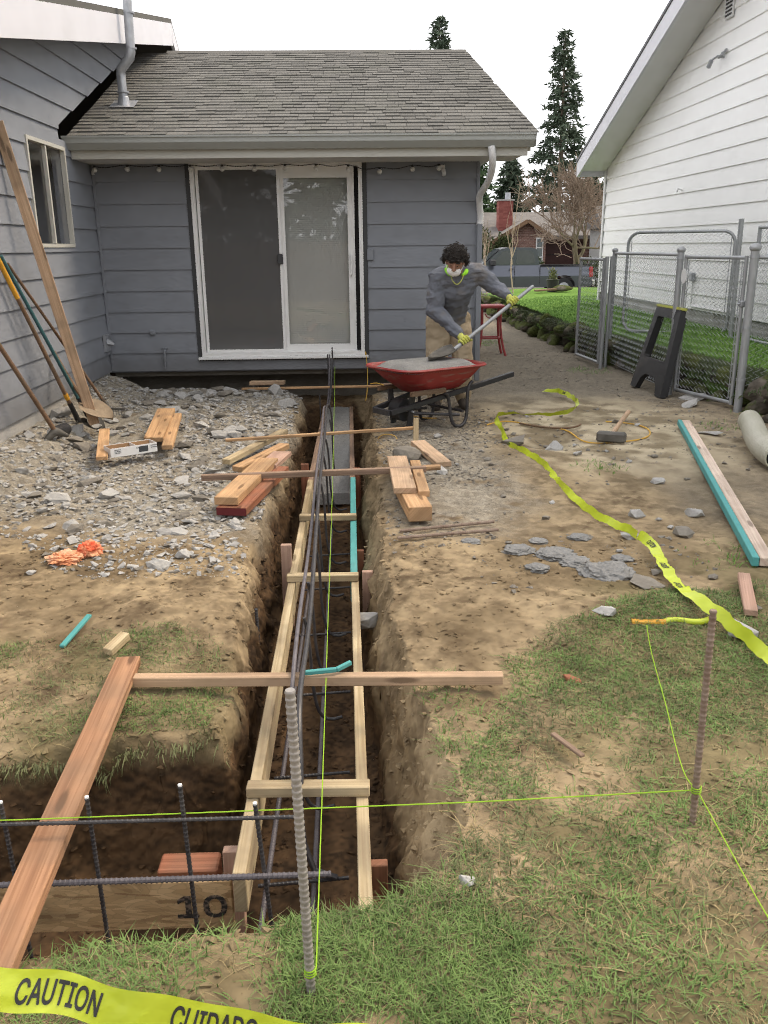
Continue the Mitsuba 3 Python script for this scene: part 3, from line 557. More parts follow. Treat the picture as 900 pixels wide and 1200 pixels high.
br = part(WW, 'bracket', cat(tube([(XW - .03, 12.55, 3.95), (XW - .12, 12.55, 3.97), (XW - .16, 12.70, 3.93)], 0.012, 6), tube([(XW - .05, 12.45, 4.03), (XW - .05, 12.7, 3.97)], 0.015, 6), tube([(XW - .16, 12.66, 3.93), (XW - .17, 12.72, 3.86)], .03, 8), tube([(XW - .1, 12.44, 3.98), (XW - .13, 12.40, 3.93)], .024, 8))[:2], 'galvanised', label='small metal lamp bracket high on the white siding')
part(WW, 'bracket', cat(tube([(XW - .03, 13.35, 4.62), (XW - .1, 13.35, 4.60)], .02, 8), bx(XW - .13, XW - .09, 13.3, 13.4, 4.52, 4.70, .01))[:2], 'wood_handle', label='brown fitting tucked under the soffit')
part(WW, 'junction_box', bx(XW - .08, XW - .03, 12.86, 12.98, 1.06, 1.18, .008), 'galvanised'); part(WW, 'hose_tap', tube([(XW - .02, 13.7, 2.36), (XW - .09, 13.7, 2.38), (XW - .09, 13.74, 2.34)], .012, 6), 'white_trim')
part(WW, 'conduit', tube([(XW - .04, 12.9, 1.06), (XW - .04, 12.9, .7), (XW - .04, 11.2, .7)], .012, 6), 'white_trim')
# ---------------------------------------------------------------- brick bungalow and grey house across the street
def brick(p, n, uv):
    h = dr.select(dr.abs(n.x) > 0.5, p.y, p.x); r = p.z / 0.085; row = dr.floor(r); cx = h / 0.24 + 0.5 * (row - 2 * dr.floor(row / 2))
    c = mix((0.13, 0.07, 0.056), (0.22, 0.125, 0.105), cell_rand(dr.floor(cx), row, 1)); fx_, fz_ = cx - dr.floor(cx), r - row
    return mix((0.33, 0.29, 0.26), c, smoothstep(0.02, 0.06, fx_) * smoothstep(0.04, 0.14, fz_))
mat('brick', brick, 0.9); mat('brick_red', lambda p, n, uv: mix((0.15, 0.045, 0.038), (0.22, 0.075, 0.062), cell_rand(p.x / .24, p.z / .085)), 0.9)
mat('roof_brown', lambda p, n, uv: mix((0.10, 0.092, 0.086), (0.165, 0.152, 0.142), 0.5 * cell_rand(p.x / .3, p.z / .09) + 0.5 * fbm(p.x * .7, p.y, p.z, 3)), 0.95)
mat('door_brown', (0.05, 0.022, 0.02), 0.6); mat('pane_far', (0.10, 0.12, 0.13), 0.12, spec=0.8); mat('grey_far', (0.30, 0.30, 0.29), 0.8)
def hip(x0, x1, y0, y1, ze, zr): 
    ym = (y0 + y1) / 2
    return np.array([[x0, y0, ze], [x1, y0, ze], [x1, ym, zr], [x0, ym, zr], [x0, y1, ze], [x1, y1, ze], [x0, y0, ze - .2], [x1, y0, ze - .2], [x0, y1, ze - .2], [x1, y1, ze - .2]]), np.array([[0, 1, 2, 3], [3, 2, 5, 4], [6, 7, 1, 0], [8, 4, 5, 9], [6, 0, 3, 3], [0, 4, 3, 3], [6, 8, 4, 0], [7, 1, 5, 9], [1, 2, 5, 5], [6, 9, 7, 7], [6, 8, 9, 9]])
B = thing('brick_house', 'single-storey brick house with brown roof and red chimney across the street', 'house')
bw = part(B, 'wall', bx(2.0, 17.0, 50.6, 58, -0.7, 2.05), 'brick')
rf = part(B, 'roof', hip(1.4, 17.6, 50.0, 58.6, 2.05, 3.45), 'roof_brown')
part(rf, 'chimney', bx(8.15, 8.95, 50.9, 51.7, 2.2, 3.95), 'brick_red'); part(rf, 'chimney_cap', bx(8.08, 9.02, 50.85, 51.75, 3.952, 4.03), 'concrete')
part(rf, 'chimney_pot', tube([(8.7, 51.3, 4.03), (8.7, 51.3, 4.4)], .16, 10), 'galvanised')
pw = part(B, 'porch_gable', (np.array([[7.6, 48.6, -.7], [10.4, 48.6, -.7], [10.4, 48.6, 2.0], [9.3, 48.6, 2.72], [7.6, 48.6, 1.75], [7.6, 50.58, -.7], [10.4, 50.58, -.7], [10.4, 50.58, 2.0], [9.3, 50.58, 2.72], [7.6, 50.58, 1.75]]), np.array([[0, 1, 2, 2], [0, 2, 3, 4], [1, 6, 7, 2], [0, 4, 9, 5], [2, 7, 8, 3], [3, 8, 9, 4]])), 'brick')
part(pw, 'roof', (np.array([[7.0, 48.2, 1.55], [9.3, 48.2, 2.86], [10.7, 48.2, 1.95], [7.0, 51.5, 1.55], [9.3, 51.5, 2.86], [10.7, 51.5, 1.95]]), np.array([[0, 1, 4, 3], [1, 2, 5, 4]])), 'roof_brown')
part(pw, 'barge_board', cat(board((7.0, 48.17, 1.50), (9.3, 48.17, 2.80), 0.05, 0.2, up=(0, 0, 1)), board((9.32, 48.17, 2.80), (10.7, 48.17, 1.90), 0.05, 0.2, up=(0, 0, 1)))[:2], 'wood_handle')
w1 = part(B, 'window', bx(9.85, 10.25, 48.54, 48.59, 0.35, 1.95), 'white_trim'); part(w1, 'pane', bx(9.91, 10.19, 48.52, 48.535, 0.43, 1.87), 'pane_far')
for z in (.9, 1.4): part(w1, 'glazing_bar', bx(9.905, 10.195, 48.50, 48.518, z, z + .05), 'white_trim')
part(B, 'garage_door', bx(10.7, 12.9, 50.52, 50.59, -0.7, 1.7), 'door_brown')
for z in (-.1, .45, 1.0): part(B + '__garage_door', 'panel_line', bx(10.7, 12.9, 50.50, 50.518, z, z + .04), 'black_rubber')
w2 = part(B, 'window', bx(6.5, 7.35, 50.54, 50.59, 0.4, 1.9), 'white_trim'); part(w2, 'pane', bx(6.58, 7.27, 50.52, 50.535, 0.48, 1.82), 'pane_far')
G = thing('grey_shed', 'small grey building with a white-framed window beside the white house corner', 'building')
part(G, 'wall', bx(12.9, 18, 46, 49, -0.6, 2.5), 'grey_far'); part(G, 'roof', hip(12.6, 18.4, 45.6, 49.4, 2.55, 3.5), 'roof_brown')
w3 = part(G, 'window', bx(13.0, 14.6, 45.93, 45.99, 0.9, 2.4), 'white_trim'); part(w3, 'pane', bx(13.06, 13.75, 45.91, 45.925, 0.97, 2.33), 'pane_far'); part(w3, 'pane', bx(13.85, 14.54, 45.91, 45.925, 0.97, 2.33), 'pane_far')
# ---------------------------------------------------------------- pickup truck parked on the street
mat('truck_paint', (0.085, 0.092, 0.112), 0.24, metallic=0.75, clearcoat=0.6); mat('truck_glass', (0.03, 0.036, 0.042), 0.08, spec=0.9); mat('chrome', (0.6, 0.6, 0.6), 0.25, metallic=1.0); mat('lamp_red', (0.4, 0.03, 0.03), 0.3)
TK = thing('pickup_truck', 'dark grey pickup truck parked across the lawn, seen from its left side', 'truck')
TY, TX, TZ = 33.4, 3.35, -0.354
def tside(pts, y0, y1): 
    q = stranslate(pts if hasattr(pts, 'area') else Polygon(pts), TX, TZ).buffer(-0.03).buffer(0.03)
    return poly_slab(q, lambda u, v, w: np.stack([u, w, v], 1), y0, y1)[:2]
arch = [(1.05 + 0.43 * math.cos(a), .40 + .43 * math.sin(a)) for a in np.linspace(math.pi, 0, 12)]; arch2 = [(4.55 + .43 * math.cos(a), .40 + .43 * math.sin(a)) for a in np.linspace(math.pi, 0, 12)]
whole = Polygon([(0.05, .40), *arch, *arch2, (5.6, .42), (5.62, 1.16), (3.62, 1.20), (3.6, 1.22), (1.6, 1.22), (1.45, 1.17), (.3, 1.06), (.05, .9)])
part(TK, 'body', tside(whole.intersection(sbox(-1, 0, 9, .80)), TY, TY + 1.9), 'truck_paint', smooth=30)
shm = tside(whole.intersection(sbox(-1, .801, 9, 3)), TY - .004, TY + 1.9); shv = shm[0].copy(); shv[:, 1] += np.where(shv[:, 1] < TY + .1, .13 * np.clip((shv[:, 2] - TZ - .80) / .4, 0, 1), 0)
part(TK, 'shoulder', (shv, shm[1]), 'truck_paint', smooth=20)
cabp = [(1.45, 1.2), (2.15, 1.80), (2.4, 1.85), (3.3, 1.84), (3.5, 1.77), (3.62, 1.2)]
part(TK, 'cab', tside(cabp, TY + .12, TY + 1.78), 'truck_paint', smooth=30)
part(TK, 'windshield', (np.array([[TX + 1.49, TY + .2, TZ + 1.25], [TX + 1.49, TY + 1.7, TZ + 1.25], [TX + 2.12, TY + 1.65, TZ + 1.79], [TX + 2.12, TY + .25, TZ + 1.79]]) + V3(-.012, 0, .012), np.array([[0, 1, 2, 3]])), 'truck_glass')
for nm, pts in (('side_window', [(1.78, 1.24), (2.2, 1.72), (2.62, 1.75), (2.62, 1.24)]), ('side_window', [(2.72, 1.24), (2.72, 1.75), (3.22, 1.74), (3.38, 1.62), (3.44, 1.26)])):
    q = Polygon([(TX + a, TZ + b) for a, b in pts]).buffer(-.04).buffer(.04); part(TK, nm, poly_slab(q, lambda u, v, w: np.stack([u, w, v], 1), TY + .10, TY + .119)[:2], 'truck_glass')
part(TK, 'bed_rail', bx(TX + 3.66, TX + 5.6, TY + .01, TY + .09, TZ + 1.185, TZ + 1.225, .01), 'black_rubber')
part(TK, 'door_seam', bx(TX + 2.655, TX + 2.67, TY - .003, TY + .01, TZ + .5, TZ + 1.2), 'black_rubber'); part(TK, 'door_seam', bx(TX + 3.612, TX + 3.632, TY - .003, TY + .01, TZ + .5, TZ + 1.2), 'black_rubber')
part(TK, 'door_handle', bx(TX + 2.45, TX + 2.6, TY - .03, TY - .004, TZ + 1.05, TZ + 1.09, .008), 'black_rubber'); part(TK, 'mirror', bx(TX + 1.72, TX + 1.92, TY - .2, TY - .04, TZ + 1.2, TZ + 1.42, .03), 'black_plastic')
part(TK, 'bumper', bx(TX - .08, TX + .04, TY + .02, TY + 1.88, TZ + .42, TZ + .66, .03), 'chrome'); part(TK, 'bumper', bx(TX + 5.63, TX + 5.75, TY + .05, TY + 1.85, TZ + .45, TZ + .65, .03), 'chrome'); part(TK, 'tail_lamp', bx(TX + 5.5, TX + 5.63, TY - .004, TY + .1, TZ + .75, TZ + 1.12, .01), 'lamp_red')
part(TK, 'headlamp', bx(TX + .03, TX + .25, TY - .004, TY + .2, TZ + .8, TZ + .98, .02), 'chrome')
for i, (x, y) in enumerate(((1.05, TY + .02), (4.55, TY + .02), (1.05, TY + 1.62), (4.55, TY + 1.62))):
    w = part(TK, 'wheel', tube([(TX + x, y, TZ + .36), (TX + x, y + .02, TZ + .36), (TX + x, y + .24, TZ + .36), (TX + x, y + .26, TZ + .36)], [.32, .36, .36, .32], 24), 'black_rubber', smooth=30); part(w, 'rim', tube([(TX + x, y - .004, TZ + .36), (TX + x, y + .01, TZ + .36)], [.2, .22], 16), 'galvanised')
# ---------------------------------------------------------------- trees and shrubs
def tris(c, L, w, d, g):
    """leaf triangles at centres c, length L along directions d"""
    n = len(c); d = d / np.linalg.norm(d, axis=1, keepdims=True); s = np.cross(d, g.normal(size=(n, 3))); s /= np.linalg.norm(s, axis=1, keepdims=True)
    L = np.broadcast_to(L, (n,))[:, None]; w = np.broadcast_to(w, (n,))[:, None]
    v = np.stack([c - s * w / 2, c + s * w / 2, c + d * L], 1).reshape(-1, 3); return v, np.arange(3 * n).reshape(-1, 3)
ORDW = 'first second third fourth fifth sixth'.split()
def conifer(name, label, x, y, z0, h, R, seed, start=0.12, dens=1.0, lmat='needle', droop=0.35, leafL=0.42, group=None):
    g = np.random.default_rng(seed); k = thing(name, label, 'tree', group)
    part(k, 'trunk', tube([(x, y, z0 - .3), (x + .1, y, z0 + h * .5), (x, y, z0 + h * .97)], [h * .016, h * .010, .02], 8), 'bark', smooth=True)
    C, Dd, br = [], [], []
    z = h * start
    while z < h * .985:
        t = (z / h - start) / (1 - start); r = R * ((1 - t) ** 0.75) * (0.55 + 0.45 * min(1, t * 5 + .3)); nb = max(3, int(6 * dens))
        for q in range(nb):
            if g.random() < 0.18: continue
            a = g.uniform(0, 2 * np.pi); L = r * g.uniform(0.45, 1.12) + .12; m = max(4, int(L * 15 * dens))
            s = np.sqrt(g.uniform(0.02, 1, m)) * L; dirv = V3(math.cos(a), math.sin(a), 0)
            up = 0.18 * L * np.sin(s / L * 2.2) - droop * s * s / max(L, .1) * 0.55
            c = V3(x, y, z0 + z) + dirv * s[:, None] + np.c_[0 * s, 0 * s, up] + g.normal(0, .07 + .05 * R / 3, (m, 3)) * V3(1, 1, .6)
            C.append(c); Dd.append(dirv + g.normal(0, .75, (m, 3)) + V3(0, 0, -droop))
            br.append(tube([(x, y, z0 + z), tuple(V3(x, y, z0 + z + .05) + dirv * L * .55)], [.035, .015], 4))
        z += g.uniform(0.18, 0.42) * (h / 15) ** .5
    C, Dd = np.vstack(C), np.vstack(Dd)
    part(k, 'crown', tris(C, leafL * g.uniform(.5, 1.25, len(C)), leafL * .42 * g.uniform(.6, 1.3, len(C)), Dd, g), lmat); part(k, 'branches', cat(*br)[:2], 'bark', kind='stuff')
conifer('conifer', 'tall dark conifer with a pointed top rising above the street houses', 13.95, 62, -0.6, 15.6, 2.7, 11, 0.10, 1.35)
conifer('conifer', 'top of a distant small conifer showing above the shingled roof ridge', 6.5, 70, -0.6, 18.4, 2.6, 12, 0.3, 1.5)
conifer('conifer', 'broad green conifer crowded behind the brick house, leftmost of the far trees', 8.0, 64, -0.6, 9.4, 3.0, 13, 0.02, 1.6, 'needle_cedar', leafL=.5)
conifer('conifer', 'low dark conifer between the two taller trees behind the brick house', 11.4, 66, -0.6, 8.2, 2.4, 14, 0.02, 1.4, leafL=.5)
conifer('conifer', 'dark conifer right of the tall pointed one, half hidden by the white house', 16.6, 63, -0.6, 7.0, 2.6, 15, 0.02, 1.4, leafL=.5)
# fence and conifers added behind the camera to darken house front and patio glass
BF = thing('backyard_fence', 'weathered plank fence added behind the camera to block low sky', 'fence')
g = np.random.default_rng(91)
for i in range(90): part(BF, 'plank', bx(-9 + .2 * i, -9 + .2 * i + .19, -7.52, -7.5, -.05, 1.75 + g.uniform(-.01, .01)), 'wood_handle')
for z in (.35, 1.4): part(BF, 'rail', bx(-9, 9, -7.56, -7.525, z, z + .09), 'wood_handle')
for i, (x, h) in enumerate(((-7.5, 8.5), (-4.2, 9.5), (-1.0, 8.8), (2.2, 10), (5.6, 9), (8.8, 8.4))): conifer('conifer', ORDW[i] + ' conifer of the row added behind the camera to block low sky, counted from the left of the house', x, -12.5 - .4 * (i % 2), -.1, h * .72, 2.4, 110 + i, .03, .9, leafL=.6)
def bare_tree(name, label, base, h, seed, spread, levels=5, r0=.14, tmat='bark_moss', wmat='twig', cat_='tree', nb=(3, 5), up=.35, trunk=.3, rmin=.004, keep=(.55, .88)):
    g = np.random.default_rng(seed); k = thing(name, label, cat_); big, small = [], []
    def grow(p, d, L, r, lv):
        q = p + d * L * .5 + g.normal(0, L * .05, 3); e = p + d * L + g.normal(0, L * .06, 3)
        (big if lv >= max(1, levels - 2) else small).append(tube([p, q, e], [max(r, rmin), max(r * .82, rmin), max(r * .62, rmin)], 6 if lv >= max(1, levels - 2) else 3, cap=False))
        if lv == 0: return
        for _ in range(g.integers(*nb) + (1 if lv < 3 else 0)):
            nd = unit(d + g.normal(0, spread, 3) + V3(0, 0, up)); t = g.uniform(.45, 1.0); st = p + (e - p) * t
            grow(st, nd, L * g.uniform(*keep), r * .55, lv - 1)
    grow(V3(*base), V3(0, 0, 1), h * trunk, r0, levels)
    part(k, 'trunk', cat(*big)[:2], tmat, smooth=True); part(k, 'crown', cat(*small)[:2], wmat, kind='stuff'); return k
bare_tree('bare_tree', 'leafless spreading tree with mossy trunk in front of the brick house', (10.35, 42, -.6), 8.6, 21, .55, 6, .20, nb=(3, 4), up=.34, trunk=.20, rmin=.012, keep=(.70, .98))
bare_tree('sapling', 'pale leafless sapling at the street edge of the lawn, nearer the fence', (4.22, 23.6, .35), 2.6, 22, .22, 2, .022, 'twig_pale', 'twig_pale', 'sapling', (2, 4), .8, .5)
bare_tree('sapling', 'thin leafless shrub stems beside the corner of the grey house', (3.55, 23.9, .3), 2.3, 23, .35, 3, .02, 'twig_pale', 'twig', 'sapling', (2, 4), .6, .4)
def bush(name, label, c, r, seed, n=900, lmat='hedge_leaf', L=.16):
    g = np.random.default_rng(seed); k = thing(name, label, 'shrub'); p = g.normal(size=(n, 3)); p /= np.linalg.norm(p, axis=1, keepdims=True)
    q = p * (g.uniform(.55, 1.05, (n, 1))) * (1 + .25 * sfbm(p * 1.7 + seed, 2))[:, None] * V3(*r) + V3(*c)
    part(k, 'leaves', tris(q, L * g.uniform(.6, 1.3, n), L * .6, p + g.normal(0, .7, (n, 3)), g), lmat); part(k, 'stem', tube([(c[0], c[1], c[2] - r[2] - .1), tuple(c)], [.06, .03], 6), 'bark')
bush('shrub', 'rounded dark shrub by the garage of the brick house', (9.2, 46.5, .3), (.8, .6, .8), 31)
bush('shrub', 'dark climbing shrub on the front of the brick house', (8.0, 48.1, 1.3), (.5, .3, .9), 32)
bush('shrub', 'dark evergreen shrub just past the corner of the grey house', (6.2, 45.5, 1.2), (.9, .7, 1.4), 33, 1400)
bush('shrub', 'low mossy shrub at the foot of the bare tree', (11.0, 41.5, .2), (.9, .5, .7), 34)
pp = thing('potted_plant', 'small plant in a black pot on the street edge of the lawn', 'potted plant')
part(pp, 'pot', tube([(5.28, 23.6, .32), (5.28, 23.6, .34), (5.28, 23.6, .68), (5.28, 23.6, .69)], [.12, .13, .17, .18], 16), 'black_plastic', smooth=30)
g = np.random.default_rng(5); c = V3(5.28, 23.6, .72) + g.normal(0, .05, (160, 3)) * V3(1, 1, 1.6) + V3(0, 0, .08); part(pp, 'leaves', tris(c, .11, .03, V3(0, 0, .5) + g.normal(0, .6, (160, 3)), g), 'grass_olive')
m = rock(77, 20, .55, 1); single('boulder', place(m, (5.50, 23.3, .48), (.36, .3, .20)), 'rock_moss', 'mossy yellow-green stone lying beside the black pot on the lawn edge', 'stone', smooth=True)
single('plank', board((4.7, 23.0, .44), (5.25, 23.1, .47), .2, .04), 'wood_handle', 'short brown plank lying on the far lawn edge by the pot', 'plank')
# ---------------------------------------------------------------- stone edging of the lawn
SWL = thing('stone_wall', 'low dry wall of mossy boulders edging the raised lawn', 'stone wall')
g = np.random.default_rng(41); y = 5.6; n = 0
ROCKS = [rock(100 + i, 16, .8, 1) for i in range(8)]
while y < 24.5:
    s = g.uniform(.17, .30); e = float(lawn_edge(y))
    if not (8.15 < y < 8.45):
        for tier, zz in ((0, .05), (1, .25)):
            q = s * g.uniform(.8, 1.15); x = e - .10 + .05 * tier + g.normal(0, .03)
            part(SWL, 'stone', place(ROCKS[g.integers(8)], (x, y + g.normal(0, .05), zz + g.normal(0, .02)), (q * .8, q, q * .72), g.uniform(0, 6), (g.normal(0, .3), g.normal(0, .3))), 'rock_moss', smooth=True)
    y += s * 1.45
# ---------------------------------------------------------------- chain-link fence and gates
def wiremesh(p0, p1, h0, h1, pitch=0.066, r=0.0030):
    """diamond mesh between two uprights, from height h0 to h1"""
    p0, p1 = V3(*p0), V3(*p1); L = np.linalg.norm((p1 - p0)[:2]); d = (p1 - p0) / L; nz = int((h1 - h0) / pitch * 2); k = int(L / pitch); out = []
    nrm2 = unit(np.cross(d, (0, 0, 1)))
    for i in range(k + 1):
        j = np.arange(nz + 1); u = np.clip(i * pitch + np.where(j % 2, pitch / 2, -pitch / 2) * .98, 0, L)
        P = p0 + d * u[:, None] + np.c_[0 * u, 0 * u, h0 + j * pitch / 2] + nrm2 * (np.where(j % 2, 1, -1) * .0022 * (1 if i % 2 else -1))[:, None]
        out.append(tube(P, r, 3, cap=False))
    return cat(*out)[:2]
PA, PB, PC, PD = V3(3.455, 11.8, 0), V3(3.44, 9.35, 0), V3(3.752, 8.29, 0), V3(5.6, 7.55, 0)
zs = lambda p, z: (p[0], p[1], z)
def post(k, p, h, r=.03): 
    q = part(k, 'post', rail(zs(p, -.2), zs(p, h), r, 14), 'fence_steel', smooth=40); part(q, 'cap', place((trimesh.creation.icosphere(2, r * 1.35).vertices, trimesh.creation.icosphere(2, r * 1.35).faces), zs(p, h + .012), (1, 1, .8)), 'fence_steel', smooth=True)
    for z in (.3, .8, h - .08): part(q, 'band', tube([zs(p, z), zs(p, z + .025)], r * 1.16, 14), 'galvanised')
FN = thing('chain_link_fence', 'grey chain-link fence along the side path with round steel posts', 'fence')
post(FN, PA, 1.5); post(FN, PB, 1.515, .034); post(FN, PD, 1.5)
part(FN, 'top_rail', rail(zs(PA, 1.475), zs(PB, 1.48), .019), 'fence_steel', smooth=40); part(FN, 'wire_mesh', wiremesh(PA, PB, .04, 1.47), 'galvanised')
part(FN, 'tension_wire', rail(zs(PA, .05), zs(PB, .05), .004, 5), 'galvanised')
post(FN, PC, 1.535, .040)
part(FN, 'top_rail', rail(zs(PC + V3(.04, 0, 0), 1.46), zs(PD, 1.45), .019), 'fence_steel', smooth=40); part(FN, 'wire_mesh', wiremesh(PC, PD, .25, 1.44), 'galvanised')
def gate(k, a, b, h0, h1, r=.019, rc=0.0, name='frame'):
    a, b = V3(*a), V3(*b); d = unit(b - a)
    if rc:
        pts = [a + V3(0, 0, h0 + rc)]
        def arc(c, s, t): return [c + d * rc * math.cos(q) + V3(0, 0, rc * math.sin(q)) for q in np.linspace(s, t, 7)]
        L = np.linalg.norm(b - a)
        path = arc(a + d * rc + V3(0, 0, h1 - rc), math.pi, math.pi / 2) + arc(a + d * (L - rc) + V3(0, 0, h1 - rc), math.pi / 2, 0) + arc(a + d * (L - rc) + V3(0, 0, h0 + rc), 0, -math.pi / 2) + arc(a + d * rc + V3(0, 0, h0 + rc), -math.pi / 2, -math.pi); path.append(path[0])
        part(k, 'frame', tube(path, r, 10, cap=False), 'fence_steel', smooth=50)
    else:
        part(k, 'stile', rail(a + V3(0, 0, h0), a + V3(0, 0, h1), r), 'fence_steel', smooth=40); part(k, 'stile', rail(b + V3(0, 0, h0), b + V3(0, 0, h1), r), 'fence_steel', smooth=40)
        part(k, 'rail', rail(a + V3(0, 0, h0 + r), b + V3(0, 0, h0 + r), r), 'fence_steel', smooth=40); part(k, 'rail', rail(a + V3(0, 0, h1 - r), b + V3(0, 0, h1 - r), r), 'fence_steel', smooth=40)
    part(k, 'wire_mesh', wiremesh(a + d * .02, b - d * .02, h0 + .02, h1 - .02), 'galvanised')
    dd = unit(np.cross(d, (0, 0, 1)))
    part(k, 'tension_bar', rail(a + d * .05 + V3(0, 0, h0 + .05), a + d * .05 + V3(0, 0, h1 - .05), .005, 6), 'galvanised'); part(k, 'tension_bar', rail(b - d * .05 + V3(0, 0, h0 + .05), b - d * .05 + V3(0, 0, h1 - .05), .005, 6), 'galvanised')
K = thing('chain_link_gate', 'chain-link gate behind the black sawhorse, hung between two posts', 'gate')
gate(K, PB + V3(.03, -.09, 0), PC + V3(-.03, .10, 0), .05, 1.475)
part(K, 'latch', cat(bx(3.70, 3.76, 8.35, 8.42, 1.0, 1.06, .008), rail((3.68, 8.40, 1.03), (3.80, 8.33, 1.03), .008, 6))[:2], 'galvanised')
part(K, 'sign_plate', tube([(3.40, 9.10, 1.27), (3.396, 9.10, 1.27)], .075, 18), 'card_white', label='small round white plate hung on the gate mesh')
K = thing('chain_link_gate', 'tall chain-link gate with rounded corners standing across the gap to the white house', 'gate')
gate(K, (3.84, 12.5, 0), (4.93, 11.5, 0), .40, 1.74, .021, .16)
K = thing('chain_link_gate', 'narrow chain-link gate swung open and seen edge-on at the far end of the fence', 'gate')
gate(K, (3.235, 11.5, 0), (3.17, 12.45, 0), .06, 1.42)
FN2 = thing('fence_post', 'pair of plain steel posts standing at the far left end of the fence', 'fence post'); 
part(FN2, 'pipe', rail((3.25, 11.43, -.2), (3.25, 11.43, 1.44), .026, 12), 'fence_steel', smooth=40); part(FN2, 'pipe', rail((3.345, 11.55, -.2), (3.345, 11.55, 1.44), .022, 12), 'fence_steel', smooth=40)
K = thing('side_fence', 'chain-link panel with a tall post against the white house wall, at the right edge', 'fence')
part(K, 'post', rail((4.74, 10.9, .2), (4.72, 10.9, 1.87), .030, 12), 'fence_steel', smooth=40); gate(K, (4.80, 10.55, 0), (4.86, 8.2, 0), .44, 1.78)
# ---------------------------------------------------------------- timber of the forms and string frames
def timber(name, p0, p1, w, t, m, label, cat_='board', up=(0, 0, 1), group=None):
    return single(name, board(p0, p1, w, t, up), m, label, cat_, group)
ZF = -0.15
def formboard(p0, p1, m, label): 
    return timber('form_board', p0, p1, .04, .14, m, label, 'form board')
formboard((-.375, 2.10, ZF - .07), (-.385, 6.55, ZF - .07), 'wood_pale', 'long pale form board along the left side of the trench form')
formboard((-.385, 6.57, ZF - .075), (-.375, 9.78, ZF - .075), 'wood_grey', 'mortar-crusted form board left of the wet footing')
formboard((-.005, 1.93, ZF - .07), (-.035, 4.40, ZF - .07), 'wood_pale', 'pale form board on the right side of the trench near the grass')
formboard((-.040, 4.42, ZF - .07), (-.050, 6.60, ZF - .07), 'teal_paint', 'teal painted form board on the right side of the trench')
formboard((-.055, 6.62, ZF - .075), (-.075, 9.78, ZF - .075), 'wood_grey', 'mortar-crusted form board right of the wet footing')
for y, a, b, l in ((2.48, -.395, .015, 'nearest pale cross brace nailed over the two form boards'), (4.40, -.405, -.015, 'second pale cross brace over the form boards, beside the teal board'), (5.49, -.405, -.025, 'farthest pale cross brace over the teal form board')):
    timber('cross_brace', (a, y, ZF + .022), (b, y - .012, ZF + .022), .05, .038, 'wood_pale', l, 'brace')
for x, y, ztop, l in ((-.425, 4.62, -.02, 'pink stake against the left form board halfway along'), (-.425, 2.28, -.22, 'pink stake at the near end of the left form board'), (.035, 4.38, -.10, 'pinkish stake at the end of the teal board'), (.035, 2.22, -.24, 'short orange stake right of the near form board'), (-.43, 6.6, -.04, 'brown stake left of the wet footing'), (-.01, 5.0, -.2, 'brown stake outside the teal board'), (-.02, 6.75, -.12, 'brown stake right of the wet footing')):
    timber('stake', (x, y, -.60), (x, y + .02, ztop), .035, .06, 'wood_pink' if 'pink' in l else 'wood_cedar', l, 'stake', up=(1, 0, 0))
# OSB form board of the left arm with its stencilled number
O = thing('osb_board', 'strand board set on edge as the near form of the left trench arm, stencilled 10', 'board')
part(O, 'panel', board((-2.9, 2.155, -.285), (-.405, 2.140, -.285), .02, .172), 'osb')
tm = meshkit.text_mesh('10', 0.075, 0.0012, bold=True); tv = np.array(tm.vertices); tw = tv[:, 0].max()
q = np.stack([-.585 + tv[:, 0] * 1.25, 2.1275 - tv[:, 2], -.325 + tv[:, 1]], 1)
part(O, 'stencil', (q, np.array(tm.faces)), 'stencil_ink', label='black stencilled number 10')
single('wood_block', bx(-.665, -.475, 2.28, 2.37, -.37, -.283, .006), 'wood_cedar', 'reddish wood block standing behind the strand board', 'block')
# string frames across the trench
timber('cross_board', (-.87, 2.955, .035), (.525, 2.885, .042), .042, .040, 'wood_fir', 'long pinkish board lying across the trench nearest to us', up=(0, 0, 1))
timber('plank', (-.925, 3.10, .045), (-.83, 1.50, .075), .092, .038, 'wood_plank', 'brown plank bridging the left trench arm lengthwise')
timber('cross_board', (-1.06, 5.62, .125), (.46, 5.70, .135), .038, .040, 'wood_grey', 'greyish board across the trench resting on the two lumber stacks')
timber('cross_board', (.44, 5.72, .138), (.56, 5.73, .14), .05, .03, 'wood_orange', 'short board end poking out by the right lumber stack')
timber('cross_board', (-1.06, 6.74, .135), (.49, 6.98, .16), .035, .022, 'wood_orange', 'thin orange strip across the trench just in front of the wheelbarrow')
timber('cross_board', (-1.25, 9.30, .14), (.26, 9.42, .13), .04, .022, 'wood_orange', 'thin board across the far end of the trench below the patio door')
timber('cross_board', (.26, 9.42, .145), (.62, 9.44, .15), .05, .022, 'wood_grey', 'grey board end next to the wheelbarrow nose')
timber('stick', (.47, 6.88, .06), (.475, 6.93, .25), .042, .03, 'wood_pale', 'pale stub stake upright against the grey stone', 'stake', up=(0, 1, 0))
single('teal_stick', cat(board((-.235, 2.90, .075), (-.10, 2.915, .079), .016, .018), board((-.10, 2.915, .079), (-.045, 2.95, .09), .016, .018)), 'teal_paint', 'bent teal stick on the nearest cross board', 'stick')
